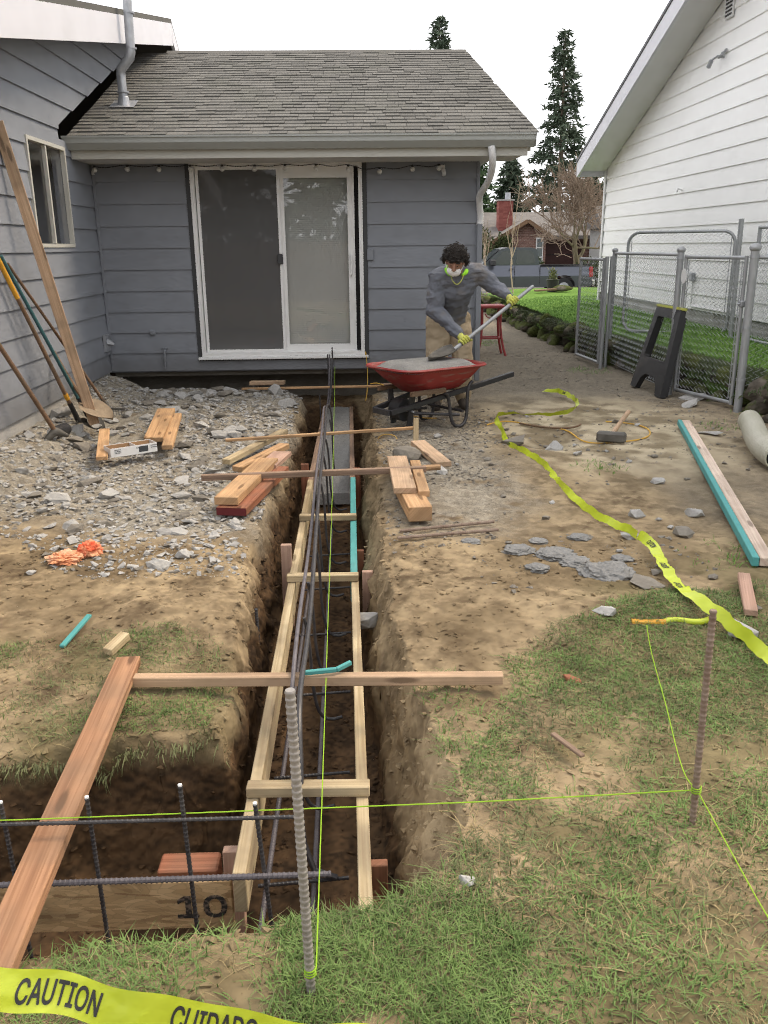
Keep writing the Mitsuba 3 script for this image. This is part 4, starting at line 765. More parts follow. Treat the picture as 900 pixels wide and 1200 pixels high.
# lumber stacks and loose boards
zl = lambda x, y: gz(x, y)
L1 = (-.80, 5.10); L2 = (-.62, 6.15)
z0 = .02
timber('lumber', (-.785, 5.04, z0 + .04), (-.60, 6.05, z0 + .045), .19, .05, 'wood_cedar', 'lower dark red-ended beam of the left lumber stack', 'lumber')
timber('lumber', (-.82, 5.08, z0 + .095), (-.66, 6.10, z0 + .095), .15, .05, 'wood_orange', 'orange upper board of the left lumber stack', 'lumber')
timber('lumber', (-.88, 6.05, .07), (-.58, 6.62, .11), .09, .04, 'wood_orange', 'orange board slanting behind the left lumber stack', 'lumber')
timber('lumber', (-1.00, 6.32, .06), (-.62, 7.15, .115), .07, .04, 'wood_pale', 'pale board slanting behind the left lumber stack', 'lumber')
single('lumber', board((-.66, 5.98, .10), (-.58, 6.40, .10), .14, .035), 'wood_pink', 'pinkish offcut on top of the left lumber stack', 'lumber')
mat('red_end', (0.10, 0.012, 0.014), 0.6)
R = frame((-.785, 5.04, 0), (-.60, 6.05, 0.005)); single('paint_mark', (np.array([V3(-.785, 5.036, z0 + .04) - R[:, 0] * .0015 + R[:, 1] * a + R[:, 2] * b for a, b in ((-.094, -.024), (.094, -.024), (.094, .024), (-.094, .024))]), np.array([[0, 1, 2, 3]])), 'red_end', 'dark red painted end of the lower left beam', 'paint')
zr = .03
timber('lumber', (.36, 4.86, zr + .045), (.30, 5.55, zr + .045), .14, .09, 'wood_orange', 'thick orange block at the front of the right lumber stack', 'lumber')
timber('lumber', (.285, 5.15, zr + .11), (.275, 6.05, zr + .10), .14, .038, 'wood_fir', 'pinkish board on top of the right lumber stack', 'lumber')
timber('lumber', (.40, 5.1, zr + .10), (.40, 5.95, zr + .09), .07, .038, 'wood_orange', 'narrow orange board beside the right lumber stack', 'lumber')
timber('lumber', (.63, 6.18, .045), (.48, 6.82, .07), .12, .04, 'wood_fir', 'short pinkish board lying right of the grey stone', 'lumber')
timber('offcut', (-1.18, 9.52, .17), (-.80, 9.45, .18), .09, .04, 'wood_fir', 'short pinkish offcut on the rubble under the patio door', 'offcut')
for a, b, l in (((-1.72, 6.98, .10), (-1.86, 8.15, .13), 'left board of three orange boards behind the cardboard tray'), ((-1.63, 6.90, .115), (-1.77, 8.1, .14), 'middle board of three orange boards behind the cardboard tray'), ((-1.52, 6.72, .09), (-1.68, 7.95, .12), 'right board of three orange boards behind the cardboard tray')):
    timber('lumber', a, b, .085, .038, 'wood_orange', l, 'lumber')
timber('lumber', (-1.94, 6.38, .09), (-2.17, 7.30, .12), .085, .03, 'wood_orange', 'single orange board lying below the shovel blade', 'lumber')
timber('lumber', (2.945, 7.52, .055), (2.06, 4.02, .045), .07, .045, 'wood_white', 'long pinkish board with a teal edge lying on the right', 'lumber')
scene_key = timber('teal_edge', (2.89, 7.53, .056), (2.005, 4.03, .046), .034, .05, 'teal_paint', 'teal painted strip along the long pinkish board', 'strip')
timber('offcut', (1.86, 3.84, .05), (1.70, 3.40, .05), .055, .03, 'wood_pink', 'short pinkish board with an orange end at the right edge', 'offcut')
timber('offcut', (-1.27, 3.34, gz(-1.27, 3.34) + .012), (-1.22, 3.58, gz(-1.22, 3.58) + .025), .024, .014, 'teal_paint', 'small teal stick on the grassy dirt at left', 'offcut')
single('wood_block', board((-1.05, 3.24, gz(-1.05, 3.24) + .018), (-1.0, 3.35, gz(-1, 3.35) + .022), .045, .035), 'wood_pale', 'small whitish wood block lying near the plank end', 'block')
timber('stick', (.635, 2.53, .02), (.70, 2.38, .028), .02, .012, 'wood_grey', 'weathered stick lying on the grass near the stake', 'stick')
# ---------------------------------------------------------------- reinforcing bars
def bar(p0, p1, r, m, label, **k): return single('rebar', rebar(p0, p1, r, .014, 8), m, label, 'rebar', k.get('group'), smooth=35)
RB = thing('marker_rod', 'thick ribbed steel rod standing upright in the grass in front of the trench', 'steel rod')
part(RB, 'shaft', rebar((-.125, 1.52, -.25), (-.145, 1.52, .765), .0098, .0150, 14, .07), 'grey_steel', smooth=40)
part(RB, 'string_knot', tube([(-.13 + .0120 * math.cos(a), 1.52 + .0120 * math.sin(a), .055 + .0012 * a) for a in np.linspace(0, 19, 60)], .0018, 5), 'string_lime')
ST = thing('marker_stake', 'rusty steel stake standing in the grass at right with green string tied round it', 'stake')
part(ST, 'shaft', rebar((.937, 2.057, -.2), (.928, 2.06, .672), .0088, .016, 10, .08), 'rusty_steel', smooth=40)
part(ST, 'string_knot', tube([(.935 + .013 * math.cos(a), 2.057 + .013 * math.sin(a), .112 + .0011 * a) for a in np.linspace(0, 19, 60)], .0018, 5), 'string_lime')
for x, top, lean, l in ((-.978, .185, .02, 'leftmost black upright bar in the left trench arm'), (-.748, .193, .012, 'second black upright bar from the left'), (-.497, .222, .018, 'third black upright bar, in front of the stencilled number'), (-.30, .158, .045, 'rightmost black upright bar of the row, leaning at the trench corner')):
    k = thing('upright_bar', l, 'rebar'); part(k, 'shaft', rebar((x + lean, 2.0, -.56), (x, 2.0, top), .0058, .014, 8), 'black_steel', smooth=35); part(k, 'tip', tube([(x, 2.0, top), (x, 2.0, top + .005)], .0060, 8), 'steel_end')
bar((-2.9, 1.985, -.072), (-.10, 1.985, -.065), .0078, 'bar_steel', 'purplish bar lying level along the strand board')
bar((-2.9, 1.985, .135), (-.19, 1.985, .125), .0052, 'black_steel', 'upper level black bar tied to the uprights under the string')
bar((-.335, 2.15, -.43), (-.315, 6.3, -.40), .0085, 'bar_steel', 'left lengthwise bar low inside the trench form')
bar((-.175, 2.12, -.44), (-.215, 6.3, -.40), .0085, 'bar_steel', 'right lengthwise bar low inside the trench form')
ORD = 'nearest second third fourth fifth sixth seventh eighth ninth tenth'.split()
for i, y in enumerate((2.35, 2.95, 3.6, 4.25, 4.9, 5.5)): bar((-.36, y, -.41), (-.06, y + .02, -.405), .006, 'black_steel', ORD[i] + ' black tie bar across the bottom of the form, counted from the camera', group='tie bars in the form')
single('steel_pipe', tube(smoothpath([(-.275, 9.50, .42), (-.285, 9.3, .17), (-.29, 8.0, .17), (-.27, 6.9, .18), (-.255, 5.7, .175), (-.235, 4.2, .12), (-.225, 2.95, .082), (-.222, 2.6, .04), (-.215, 2.48, -.10), (-.205, 2.40, -.30), (-.15, 2.36, -.39), (-.10, 2.36, -.395)], 8), .0105, 8), 'black_steel', 'thick black bent bar lying over the cross boards along the trench', 'rebar', smooth=40)
single('steel_pipe', tube(smoothpath([(-.30, 9.60, .46), (-.31, 9.42, .16), (-.315, 8.0, .165), (-.295, 6.85, .175), (-.285, 5.7, .17), (-.27, 4.2, .09), (-.262, 2.95, .078), (-.26, 2.7, .02)], 8), .0085, 8), 'bar_steel', 'thinner bar lying beside the thick bent bar on the cross boards', 'rebar', smooth=40)
hk = 'hooked bars in the trench'
for i, (x, y, t) in enumerate(((-.265, 2.72, .02), (-.245, 3.35, .10), (-.25, 3.75, .10), (-.235, 4.2, .13), (-.255, 4.75, .14), (-.245, 5.3, .15), (-.25, 5.95, .18), (-.25, 6.5, .18), (-.24, 7.2, .2), (-.26, 7.9, .2))):
    single('hooked_bar', tube(smoothpath([(x, y, t), (x + .02, y + .01, -.1), (x + .035, y + .01, -.30), (x + .06, y + .01, -.375), (x + .15, y + .012, -.385)], 5), .0075, 8), 'black_steel', ORD[i] + ' black hooked bar hanging from the long bars, counted from the camera', 'rebar', hk, smooth=40)
for x, y, t, l in ((-.32, 9.70, .45, 'second tallest'), (-.40, 9.15, .10, 'shortest'), (-.27, 9.78, .52, 'tallest')): bar((x, y, -.3), (x - .005, y, t), .007, 'black_steel', l + ' black upright bar at the house end of the trench', group='upright bars by the house')
bar((-.50, 3.05, -.52), (-.505, 3.06, -.12), .0075, 'black_steel', 'lone short upright bar outside the left form board'); bar((-.50, 3.8, -.5), (-.505, 3.8, -.05), .0075, 'black_steel', 'lone grey-tipped upright bar further along the left trench wall')
bar((.21, 4.58, .025), (.80, 4.70, .022), .009, 'rusty_steel', 'nearer of two rusty bars lying right of the trench'); bar((.23, 4.72, .02), (.80, 4.86, .02), .009, 'rusty_steel', 'farther of two rusty bars lying right of the trench')
# ---------------------------------------------------------------- mason's string
def string(pts, label, r=.0019, cat_='string'): return single('mason_string', tube(pts, r, 5), 'string_lime', label, cat_)
string([(-2.6, 1.962, .150), (-.9, 1.99, .138), (.3, 2.03, .122), (.922, 2.055, .122)], 'level green string stretched from the left to the rusty stake')
string([(-.118, 1.535, .058), (-.18, 5.5, .048), (-.25, 9.84, .30)], 'green string running along the trench to the house', .0017)
string(smoothpath([(.932, 2.07, .125), (1.0, 2.35, .035), (1.08, 2.7, .025), (1.15, 3.05, .03), (1.20, 3.28, .06)], 6), 'slack green string from the rusty stake to the caution tape', .0018)
string([(.940, 2.045, .115), (.955, 1.7, .06), (.985, 1.3, .0)], 'green string from the rusty stake towards the lower right', .0018)
k = thing('marker_stake', 'stake at the far left end of the level string', 'stake'); part(k, 'shaft', rebar((-2.6, 1.95, -.3), (-2.6, 1.95, .5), .0105, .016, 8), 'rusty_steel')
# ---------------------------------------------------------------- wet footing poured at the far end
fy = np.arange(6.95, 9.80, .03); fxs = np.linspace(-.362, -.078, 22); FX, FY = np.meshgrid(fxs, fy)
top = -.165 - .04 * ss(7.75, 7.65, FY) - .06 * ss(7.4, 7.3, FY) - .12 * ss(7.12, 6.96, FY) + .012 * sfbm(np.c_[FX.ravel() * 9, FY.ravel() * 9], 4).reshape(FX.shape)
a, b = FX.shape; ii = np.arange(a * b).reshape(a, b); V = np.stack([FX, FY, top], -1).reshape(-1, 3)
front = np.stack([FX[0], FY[0] - .03, np.full(b, -.47)], 1)
F = np.vstack([np.stack([ii[:-1, :-1], ii[:-1, 1:], ii[1:, 1:], ii[1:, :-1]], -1).reshape(-1, 4), np.stack([a * b + np.arange(b - 1), a * b + np.arange(1, b), ii[0, 1:], ii[0, :-1]], 1)])
single('concrete_footing', (np.vstack([V, front]), F), 'wet_concrete', 'fresh grey concrete footing poured between the form boards below the patio door', 'footing', smooth=50)
# ---------------------------------------------------------------- wheelbarrow full of wet concrete
WB = thing('wheelbarrow', 'red wheelbarrow on black legs, its tray full of wet concrete', 'wheelbarrow')
ba, bp = V3(.80, .60, 0), V3(-.60, .80, 0); bo = V3(.43, 7.28, 0)
def B3(a, p, z): return bo + ba * a + bp * p + V3(0, 0, z)
def rrect(a0, a1, p0, p1, r, n=7):
    out = []
    for (ca, cp, s) in ((a1 - r, p1 - r, 0), (a0 + r, p1 - r, 90), (a0 + r, p0 + r, 180), (a1 - r, p0 + r, 270)):
        for q in np.radians(np.linspace(s, s + 90, n)): out.append((ca + r * math.cos(q), cp + r * math.sin(q)))
    return np.array(out)
def tray_ring(a0, a1, p0, p1, r, z0, z1): 
    q = rrect(a0, a1, p0, p1, r); t = (q[:, 0] - a0) / (a1 - a0); return np.array([B3(a, p, z0 + (z1 - z0) * tt) for (a, p), tt in zip(q, t)])
rings = [tray_ring(.30, .80, .14, .52, .10, .335, .36), tray_ring(.14, .90, .05, .61, .14, .46, .46), tray_ring(.02, .985, 0, .66, .16, .57, .555), tray_ring(-.005, 1.01, -.02, .68, .175, .585, .568), tray_ring(-.015, 1.02, -.03, .69, .18, .572, .556), tray_ring(-.008, 1.012, -.022, .682, .178, .562, .546)]
n = len(rings[0]); V = np.vstack(rings + [rings[0].mean(0)[None]]); i = np.arange(n); j = (i + 1) % n
F = np.vstack([np.vstack([np.stack([k * n + i, k * n + j, (k + 1) * n + j, (k + 1) * n + i], 1) for k in range(len(rings) - 1)]), np.stack([np.full(n, len(rings) * n), j, i, i], 1)])
part(WB, 'tray', (V, F), 'barrow_red', smooth=50)
inner = tray_ring(.03, .975, .01, .65, .155, .553, .54); cz = inner.mean(0); CV, CF = [], []
nr = 14
for k in range(nr + 1):
    t = k / nr; q = cz + (inner - cz) * (1 - t); q[:, 2] += .075 * ss(0, .35, t) * (1 - .5 * t) + .013 * sfbm(q * 14, 4) - .006
    CV.append(q)
CF = np.vstack([np.stack([k * n + i, k * n + j, (k + 1) * n + j, (k + 1) * n + i], 1) for k in range(nr)])
single('wet_concrete', (np.vstack(CV), CF), 'wet_concrete', 'grey wet concrete heaped in the red wheelbarrow tray', 'concrete', smooth=50)
wc = B3(.20, .33, .19)
TY_ = [(-.062, .15), (-.062, .172), (-.038, .192), (.038, .192), (.062, .172), (.062, .15)]
w = part(WB, 'wheel', tube([wc + bp * a for a, _ in TY_], [r for _, r in TY_], 28), 'black_rubber', smooth=40)
part(w, 'rim', tube([wc - bp * .066, wc + bp * .066], .10, 20), 'black_plastic', smooth=40); part(w, 'axle', tube([wc - bp * .17, wc + bp * .17], .010, 8), 'galvanised')
for s, pp in ((-1, .10), (1, .56)):
    a0 = B3(-.02, .33 + s * .12, .20); a1 = B3(.35, pp, .315); a2 = B3(1.36, pp + s * .04, .425)
    part(WB, 'handle', board(a0, a2, .038, .045), 'black_plastic'); part(WB, 'wedge', board(B3(.12, pp, .36), B3(.52, pp, .36), .04, .04), 'wood_handle')
    part(WB, 'leg', tube(smoothpath([B3(.52, pp, .33), B3(.60, pp - s * .02, .18), B3(.66, pp, .01), B3(.74, pp, .01), B3(.80, pp, .18), B3(.86, pp, .40)], 5), .016, 8), 'black_steel', smooth=40)
    part(WB, 'brace', tube([B3(.70, pp, .11), B3(.22, .33 + s * .12, .17)], .014, 8), 'black_steel', smooth=40)
    part(WB, 'fork', board(B3(.20, .33 + s * .11, .05), B3(.20, .33 + s * .16, .36), .06, .02, up=bp), 'black_plastic')
part(WB, 'cross_brace', tube([B3(.74, .09, .14), B3(.74, .57, .14)], .013, 8), 'black_steel', smooth=40); part(WB, 'nose_guard', board(B3(-.03, .22, .20), B3(-.03, .44, .20), .03, .05), 'black_steel')
# ---------------------------------------------------------------- the worker
PS = thing('person', 'person in grey sweatshirt, khaki trousers, white mask and yellow gloves, shovelling over the wheelbarrow', 'person')
mat('skin', (0.30, 0.165, 0.115), 0.55); mat('hair_black', lambda p, n, uv: mix((0.008, 0.007, 0.006), (0.035, 0.028, 0.024), noise(p.x * 70, p.y * 70, p.z * 70)), 0.7)
mat('sweat_grey', lambda p, n, uv: mix(mix((0.10, 0.108, 0.128), (0.185, 0.195, 0.225), fbm(p.x * 9, p.y * 9, p.z * 9, 4)), (0.20, 0.17, 0.14), 0.45 * smoothstep(.55, .75, fbm(p.x * 6 + 4, p.y * 6, p.z * 6, 4))), 0.95, bump=lambda p, n, uv: fbm(p.x * 14, p.y * 14, p.z * 24, 3), bscale=0.03, spec=.1)
mat('khaki', lambda p, n, uv: mix((0.30, 0.235, 0.155), (0.47, 0.385, 0.275), fbm(p.x * 7, p.y * 7, p.z * 11, 4)), 0.95, bump=lambda p, n, uv: fbm(p.x * 12, p.y * 12, p.z * 20, 3), bscale=0.035, spec=.1)
mat('hi_vis', (0.30, 0.72, 0.03), 0.7); mat('mask_white', (0.72, 0.72, 0.70), 0.8); mat('glove_yellow', lambda p, n, uv: mix((0.50, 0.52, 0.06), (0.36, 0.36, 0.14), fbm(p.x * 30, p.y * 30, p.z * 30, 2)), 0.8); mat('boot', (0.05, 0.04, 0.032), 0.8)
J = dict(pel=(.925, 8.80, .89), wst=(.93, 8.76, 1.02), chs=(.955, 8.55, 1.20), nkb=(.965, 8.43, 1.335), nk=(.948, 8.34, 1.385), hd=(.93, 8.27, 1.455),
         sr=(.795, 8.46, 1.305), er=(.755, 8.43, 1.005), wr=(.965, 8.20, .80), sl=(1.155, 8.50, 1.355), el=(1.345, 8.50, 1.205), wl=(1.435, 8.345, 1.145),
         hr=(.83, 8.79, .875), kr=(.80, 8.66, .47), ar=(.795, 8.74, .10), hl=(1.03, 8.81, .875), kl=(1.07, 8.72, .47), al=(1.09, 8.82, .10))
names = list(J); P3 = [J[k] for k in names]; ix = names.index
def limb(bones, rad, refine=.025, sm=8):
    return blob(P3, [rad.get(k, .04) for k in names], refine, sm, [(ix(a), ix(b)) for a, b in bones])
legs_b = [('pel', 'hr'), ('pel', 'hl'), ('hr', 'kr'), ('kr', 'ar'), ('hl', 'kl'), ('kl', 'al')]; body_b = [('pel', 'wst'), ('wst', 'chs'), ('chs', 'nkb'), ('nkb', 'nk'), ('nk', 'hd'), ('chs', 'sr'), ('chs', 'sl'), ('sr', 'er'), ('er', 'wr'), ('sl', 'el'), ('el', 'wl'), ('sr', 'nkb'), ('sl', 'nkb')]
rb = dict(pel=.115, wst=.115, chs=.125, nkb=.062, nk=.055, hd=.088, sr=.062, sl=.062, er=.040, el=.040, wr=.028, wl=.028, hr=.088, hl=.088, kr=.055, kl=.055, ar=.04, al=.04)
body = limb(legs_b + body_b, rb); v = np.array(body.vertices)
# shape the head: longer than wide, chin, brow and nose towards the camera
hd = V3(*J['hd']); fdir = unit(V3(-.20, -.82, -.54)); udir = unit(V3(.02, -.5, .86) - fdir * (V3(.02, -.5, .86) @ fdir)); sdir = np.cross(fdir, udir)
q = v - hd; m = np.linalg.norm(q, axis=1) < .105; a, b, c = q @ fdir, q @ udir, q @ sdir
v[m] = hd + np.outer(a[m] * 1.12, fdir) + np.outer(b[m] * 1.32, udir) + np.outer(c[m] * .86, sdir); body.vertices = v
part(PS, 'body', body, 'skin', smooth=True)
fc = lambda a, b, c: hd + fdir * a + udir * b + sdir * c
sph = lambda c, r, s=(1, 1, 1): place((trimesh.creation.icosphere(2, r).vertices, trimesh.creation.icosphere(2, r).faces), c, s)
part(PS, 'nose', blob([fc(.088, .03, 0), fc(.112, -.018, 0), fc(.098, -.025, .014), fc(.098, -.025, -.014)], [.010, .014, .009, .009], .006, 3, [(0, 1), (1, 2), (1, 3)]), 'skin', smooth=True)
for s in (-1, 1):
    part(PS, 'ear', sph(fc(.0, -.005, s * .079), .026, (.6, .6, 1.1)), 'skin', smooth=True); e = part(PS, 'eye', sph(fc(.083, .020, s * .030), .0115), 'skin', smooth=True); part(e, 'iris', sph(fc(.0925, .014, s * .030), .0055), 'hair_black', smooth=True)
    part(PS, 'eyebrow', tube([fc(.093, .042, s * .014), fc(.096, .048, s * .032), fc(.086, .042, s * .05)], .006, 6), 'hair_black')
part(PS, 'mouth', tube([fc(.088, -.060, -.022), fc(.093, -.058, 0), fc(.088, -.060, .022)], .006, 6), 'skin')
# curly hair: many small locks over the skull
hic = trimesh.creation.icosphere(6, 1.0); hv_ = np.array(hic.vertices); aa, bb, cc_ = hv_ @ fdir, hv_ @ udir, hv_ @ sdir
puff = 1 + .16 * sfbm(hv_ * 2.6, 2) + .20 * np.abs(sfbm(hv_ * 7.5, 2)) + .10 * np.abs(sfbm(hv_ * 21, 2)); puff *= np.where((aa > .25) & (bb < .30), .5, 1.0) * ss(-.62, -.28, bb) + .25 * (1 - ss(-.62, -.28, bb))
hpos = hd - fdir * .012 + udir * .012 + (np.outer(aa * .112, fdir) + np.outer(bb * .128, udir) + np.outer(cc_ * .110, sdir)) * puff[:, None]
part(PS, 'hair', (hpos, np.array(hic.faces)), 'hair_black', smooth=True)
g = np.random.default_rng(9); lk = []
for _ in range(170):
    i = g.integers(len(hpos))
    if bb[i] < -.2 or (aa[i] > .25 and bb[i] < .3): continue
    r_ = g.uniform(.009, .017); a1 = unit(np.cross(hv_[i], g.normal(size=3))); a2 = unit(np.cross(hv_[i], a1)); t = np.linspace(0, g.uniform(4, 8), 10)
    lk.append(tube(hpos[i] + np.outer(np.cos(t) * r_, a1) + np.outer(np.sin(t) * r_, a2) + np.outer(t * .0035, hv_[i]), .0035, 4))
part(PS, 'curls', cat(*lk)[:2], 'hair_black', kind='stuff')
cupv = trimesh.creation.icosphere(3, 1.0); cv = np.array(cupv.vertices); keep = cv[:, 0] > -.05; fsel = keep[np.array(cupv.faces)].all(1)
part(PS, 'face_mask', (fc(.058, -.062, 0) + np.outer(cv[:, 0] * .050, fdir) + np.outer(cv[:, 1] * .066, sdir) + np.outer(cv[:, 2] * .052, udir), np.array(cupv.faces)[fsel]), 'mask_white', smooth=True)
for s in (-1, 1): part(PS, 'mask_strap', tube([fc(.065, -.05, s * .062), fc(.03, -.02, s * .083), fc(-.01, .01, s * .087)], .003, 5), 'mask_white')
nkb = V3(*J['nkb']); part(PS, 'hi_vis_collar', tube([nkb + V3(-.01 + .092 * math.cos(t), -.045 + .075 * math.sin(t), .035 + .045 * math.sin(t)) for t in np.linspace(-1.05, np.pi + 1.05, 24)], [*np.linspace(.012, .026, 6), *np.full(12, .026), *np.linspace(.026, .012, 6)], 8), 'hi_vis', smooth=True)
part(PS, 'neck_cord', tube(smoothpath([nkb + V3(-.06, -.10, .0), nkb + V3(-.05, -.155, -.06), nkb + V3(-.02, -.165, -.085), nkb + V3(.02, -.155, -.06), nkb + V3(.04, -.10, .0)], 5), .004, 5), 'glove_yellow')
rs = dict(pel=.182, wst=.19, chs=.182, nkb=.10, sr=.098, sl=.096, er=.078, el=.076, wr=.050, wl=.050, hr=.12, hl=.12)
sw_b = [('pel', 'wst'), ('wst', 'chs'), ('chs', 'nkb'), ('chs', 'sr'), ('chs', 'sl'), ('sr', 'er'), ('er', 'wr'), ('sl', 'el'), ('el', 'wl'), ('sr', 'nkb'), ('sl', 'nkb')]
sw = limb(sw_b, rs, .022, 6); v = np.array(sw.vertices); v += np.array(sw.vertex_normals) * (.028 * sfbm(v * V3(6, 6, 15), 3) + .009 * sfbm(v * V3(22, 22, 38), 2))[:, None]; sw.vertices = v
part(PS, 'sweatshirt', sw, 'sweat_grey', smooth=True)
rt = dict(pel=.155, hr=.132, hl=.132, kr=.105, kl=.105, ar=.085, al=.085)
tr = limb(legs_b, rt, .022, 6); v = np.array(tr.vertices); v += np.array(tr.vertex_normals) * (.016 * sfbm(v * V3(8, 8, 14) + 5, 3))[:, None]; v[:, 1] = np.where(v[:, 2] > .85, v[:, 1] + .01, v[:, 1]); tr.vertices = v
part(PS, 'trousers', tr, 'khaki', smooth=True)
for k in ('ar', 'al'):
    x, y, z = J[k]; part(PS, 'boot', blob([(x, y + .02, .06), (x, y - .10, .045), (x - .005, y - .18, .035), (x, y + .05, .04)], [.058, .052, .042, .045], .02, 5, [(0, 1), (1, 2), (0, 3)]), 'boot', smooth=True)
# gloves gripping the shaft
SA, SB = V3(.897, 8.05, .662), V3(1.679, 8.32, 1.226); sd = unit(SB - SA)
def glove(wrist, at, roll):
    c = SA + sd * ((at - SA) @ sd); n1 = unit(np.cross(sd, (0, 0, 1))); n2 = np.cross(n1, sd)
    w_ = V3(*wrist); to = unit(c - w_); up_ = unit(-(to - sd * (to @ sd))); palm = c + up_ * .032
    M = blob([w_, palm, palm + sd * .032, palm - sd * .032], [.034, .030, .024, .024], .010, 4, [(0, 1), (1, 2), (1, 3)])
    side = np.cross(sd, up_); fs = []
    for i, o in enumerate((-.036, -.012, .012, .036)):
        r = (.0105, .0115, .0115, .010)[i]; L = (.9, 1.05, 1.0, .85)[i]
        pts = [c + sd * o + up_ * .030 + side * .012, c + sd * o + up_ * .014 + side * .033 * L, c + sd * o - up_ * .016 + side * .031 * L, c + sd * o - up_ * .030 * L + side * .006]
        fs.append(blob(pts, [r * 1.1, r, r, r * .85], .007, 2, [(0, 1), (1, 2), (2, 3)]))
    th = [palm - side * .014 - sd * .02 * roll, c + sd * .045 * roll + up_ * .01 - side * .032, c + sd * .058 * roll - up_ * .018 - side * .026]
    fs.append(blob(th, [.015, .013, .010], .007, 2, [(0, 1), (1, 2)]))
    return cat(M, *fs)[:2]
part(PS, 'glove', glove(J['wr'], V3(1.012, 8.09, .745), 1), 'glove_yellow', smooth=True); part(PS, 'glove', glove(J['wl'], V3(1.485, 8.25, 1.086), -1), 'glove_yellow', smooth=True)
# the shovel in the worker's hands
SH = thing('shovel', 'long shovel held by the worker, blade dipping into the wet concrete', 'shovel')
part(SH, 'shaft', tube([SA + sd * .02, SA + sd * .25, SB - sd * .02, SB], [.021, .0185, .0175, .012], 12), 'fence_steel', smooth=40)
tip = V3(.595, 7.91, .575); bd = unit(tip - SA); bs = unit(np.cross(bd, (0, -.12, 1)) ) ; bn = np.cross(bs, bd)
bl_, us, vs_ = [], np.linspace(0, 1, 12), np.linspace(-1, 1, 9)
def blade(base, d, s, nn, L, W, dish=.035):
    top, bot = [], []
    for u in us:
        hw = W / 2 * (min(1, .55 + 2.2 * u) if u < .25 else (1 - ((u - .25) / .75) ** 2.6 * .96))
        for q in vs_:
            p = base + d * (L * u) + s * (hw * q) + nn * (dish * (q * q) - dish * .5 * math.sin(u * 2.6)); top.append(p); bot.append(p - nn * .004)
    V = np.array(top + bot); a, b = len(us), len(vs_); ii = np.arange(a * b).reshape(a, b); F1 = np.stack([ii[:-1, :-1], ii[:-1, 1:], ii[1:, 1:], ii[1:, :-1]], -1).reshape(-1, 4)
    e = np.r_[ii[0, :], ii[1:, -1], ii[-1, -2::-1], ii[-2:0:-1, 0]]; e2 = np.roll(e, -1); F3 = np.stack([e, e + a * b, e2 + a * b, e2], 1)
    return V, np.vstack([F1, F1[:, ::-1] + a * b, F3])
part(SH, 'blade', blade(SA + sd * .03, unit(tip - SA - sd * .03), bs, bn, .30, .22), 'shovel_steel', smooth=60); part(SH, 'socket', tube([SA - sd * .03, SA + sd * .16], [.014, .024], 10), 'shovel_steel', smooth=40)
# ---------------------------------------------------------------- tools and timber leaning on the grey wall
def tool(label, base, top, r, m, nm='shovel'): 
    k = thing(nm, label, 'shovel' if nm == 'shovel' else 'tool'); base, top = V3(*base), V3(*top); part(k, 'shaft', tube([base, base + (top - base) * .3, top], [r * 1.05, r, r * .95], 10), m, smooth=40); return k, base, top, unit(top - base)
k, a, b, d = tool('brown-handled spade with orange bands leaning on the grey wall', (-2.545, 7.68, .24), (-2.752, 6.92, 1.62), .017, 'wood_handle')
part(k, 'grip', tube([a + (b - a) * .72, a + (b - a) * .99], .0195, 10), 'grip_yellow', smooth=40); part(k, 'band', tube([a + (b - a) * .07, a + (b - a) * .11], .021, 10), 'grip_yellow'); part(k, 'socket', tube([a - d * .14, a + d * .07], [.024, .021], 10), 'black_plastic', smooth=40); part(k, 'blade', blade(a - d * .12, -d, V3(.2, .95, .1), unit(np.cross(-d, V3(.2, .95, .1))), .18, .2), 'shovel_steel', smooth=60)
k, a, b, d = tool('teal-handled shovel leaning on the grey wall between two brown handles', (-2.50, 7.84, .22), (-2.752, 7.06, 1.56), .015, 'teal_handle')
part(k, 'socket', tube([a - d * .1, a + d * .12], [.022, .018], 10), 'black_plastic', smooth=40); part(k, 'blade', blade(a - d * .1, unit(V3(.3, -.15, -.25)), unit(V3(.2, .9, .25)), unit(V3(.55, -.25, .75)), .22, .2), 'shovel_steel', smooth=60)
k, a, b, d = tool('thin brown-handled rake leaning on the grey wall, its foot nearest the corner', (-2.40, 8.15, .22), (-2.748, 7.16, 1.50), .013, 'wood_handle', 'rake')
part(k, 'ferrule', tube([a - d * .10, a + d * .05], .014, 8), 'shovel_steel'); part(k, 'head', cat(board(a - d * .1 + V3(-.16, .02, 0), a - d * .1 + V3(.16, -.02, 0), .02, .02), *[tube([a - d * .1 + V3(t, -t * .12, 0), a - d * .1 + V3(t + .01, -t * .12 - .03, -.06)], .003, 5) for t in np.linspace(-.15, .15, 12)])[:2], 'shovel_steel')
k, a, b, d = tool('old wooden-handled mattock leaning on the wall at the left edge', (-2.50, 7.05, .17), (-2.725, 6.60, 1.02), .019, 'wood_handle', 'mattock')
part(k, 'head', blob([a - V3(.0, 0, .0), a + V3(.07, .06, -.05), a + V3(-.08, -.08, -.08)], [.036, .018, .016], .02, 3, [(0, 1), (0, 2)]), 'shovel_steel', smooth=True)
k = thing('shovel', 'mud-caked square shovel lying upturned at the foot of the leaning timber', 'shovel')
part(k, 'blade', (lambda V, F: (V, F))(*blade(V3(-2.42, 7.62, .31), unit(V3(.55, -.28, -.26)), unit(V3(.42, .85, .1)), unit(V3(.25, -.2, .9)), .34, .27, .02)), 'mud', smooth=60); part(k, 'shaft', tube([V3(-2.40, 7.60, .30), V3(-2.62, 7.83, .55), V3(-2.742, 7.95, .72)], .016, 8), 'wood_handle')
timber('leaning_timber', (-2.335, 7.58, .12), (-2.765, 7.385, 2.56), .040, .088, 'wood_fir', 'long pale timber leaning against the grey wall in front of the window', 'timber', up=(1, .3, .2))
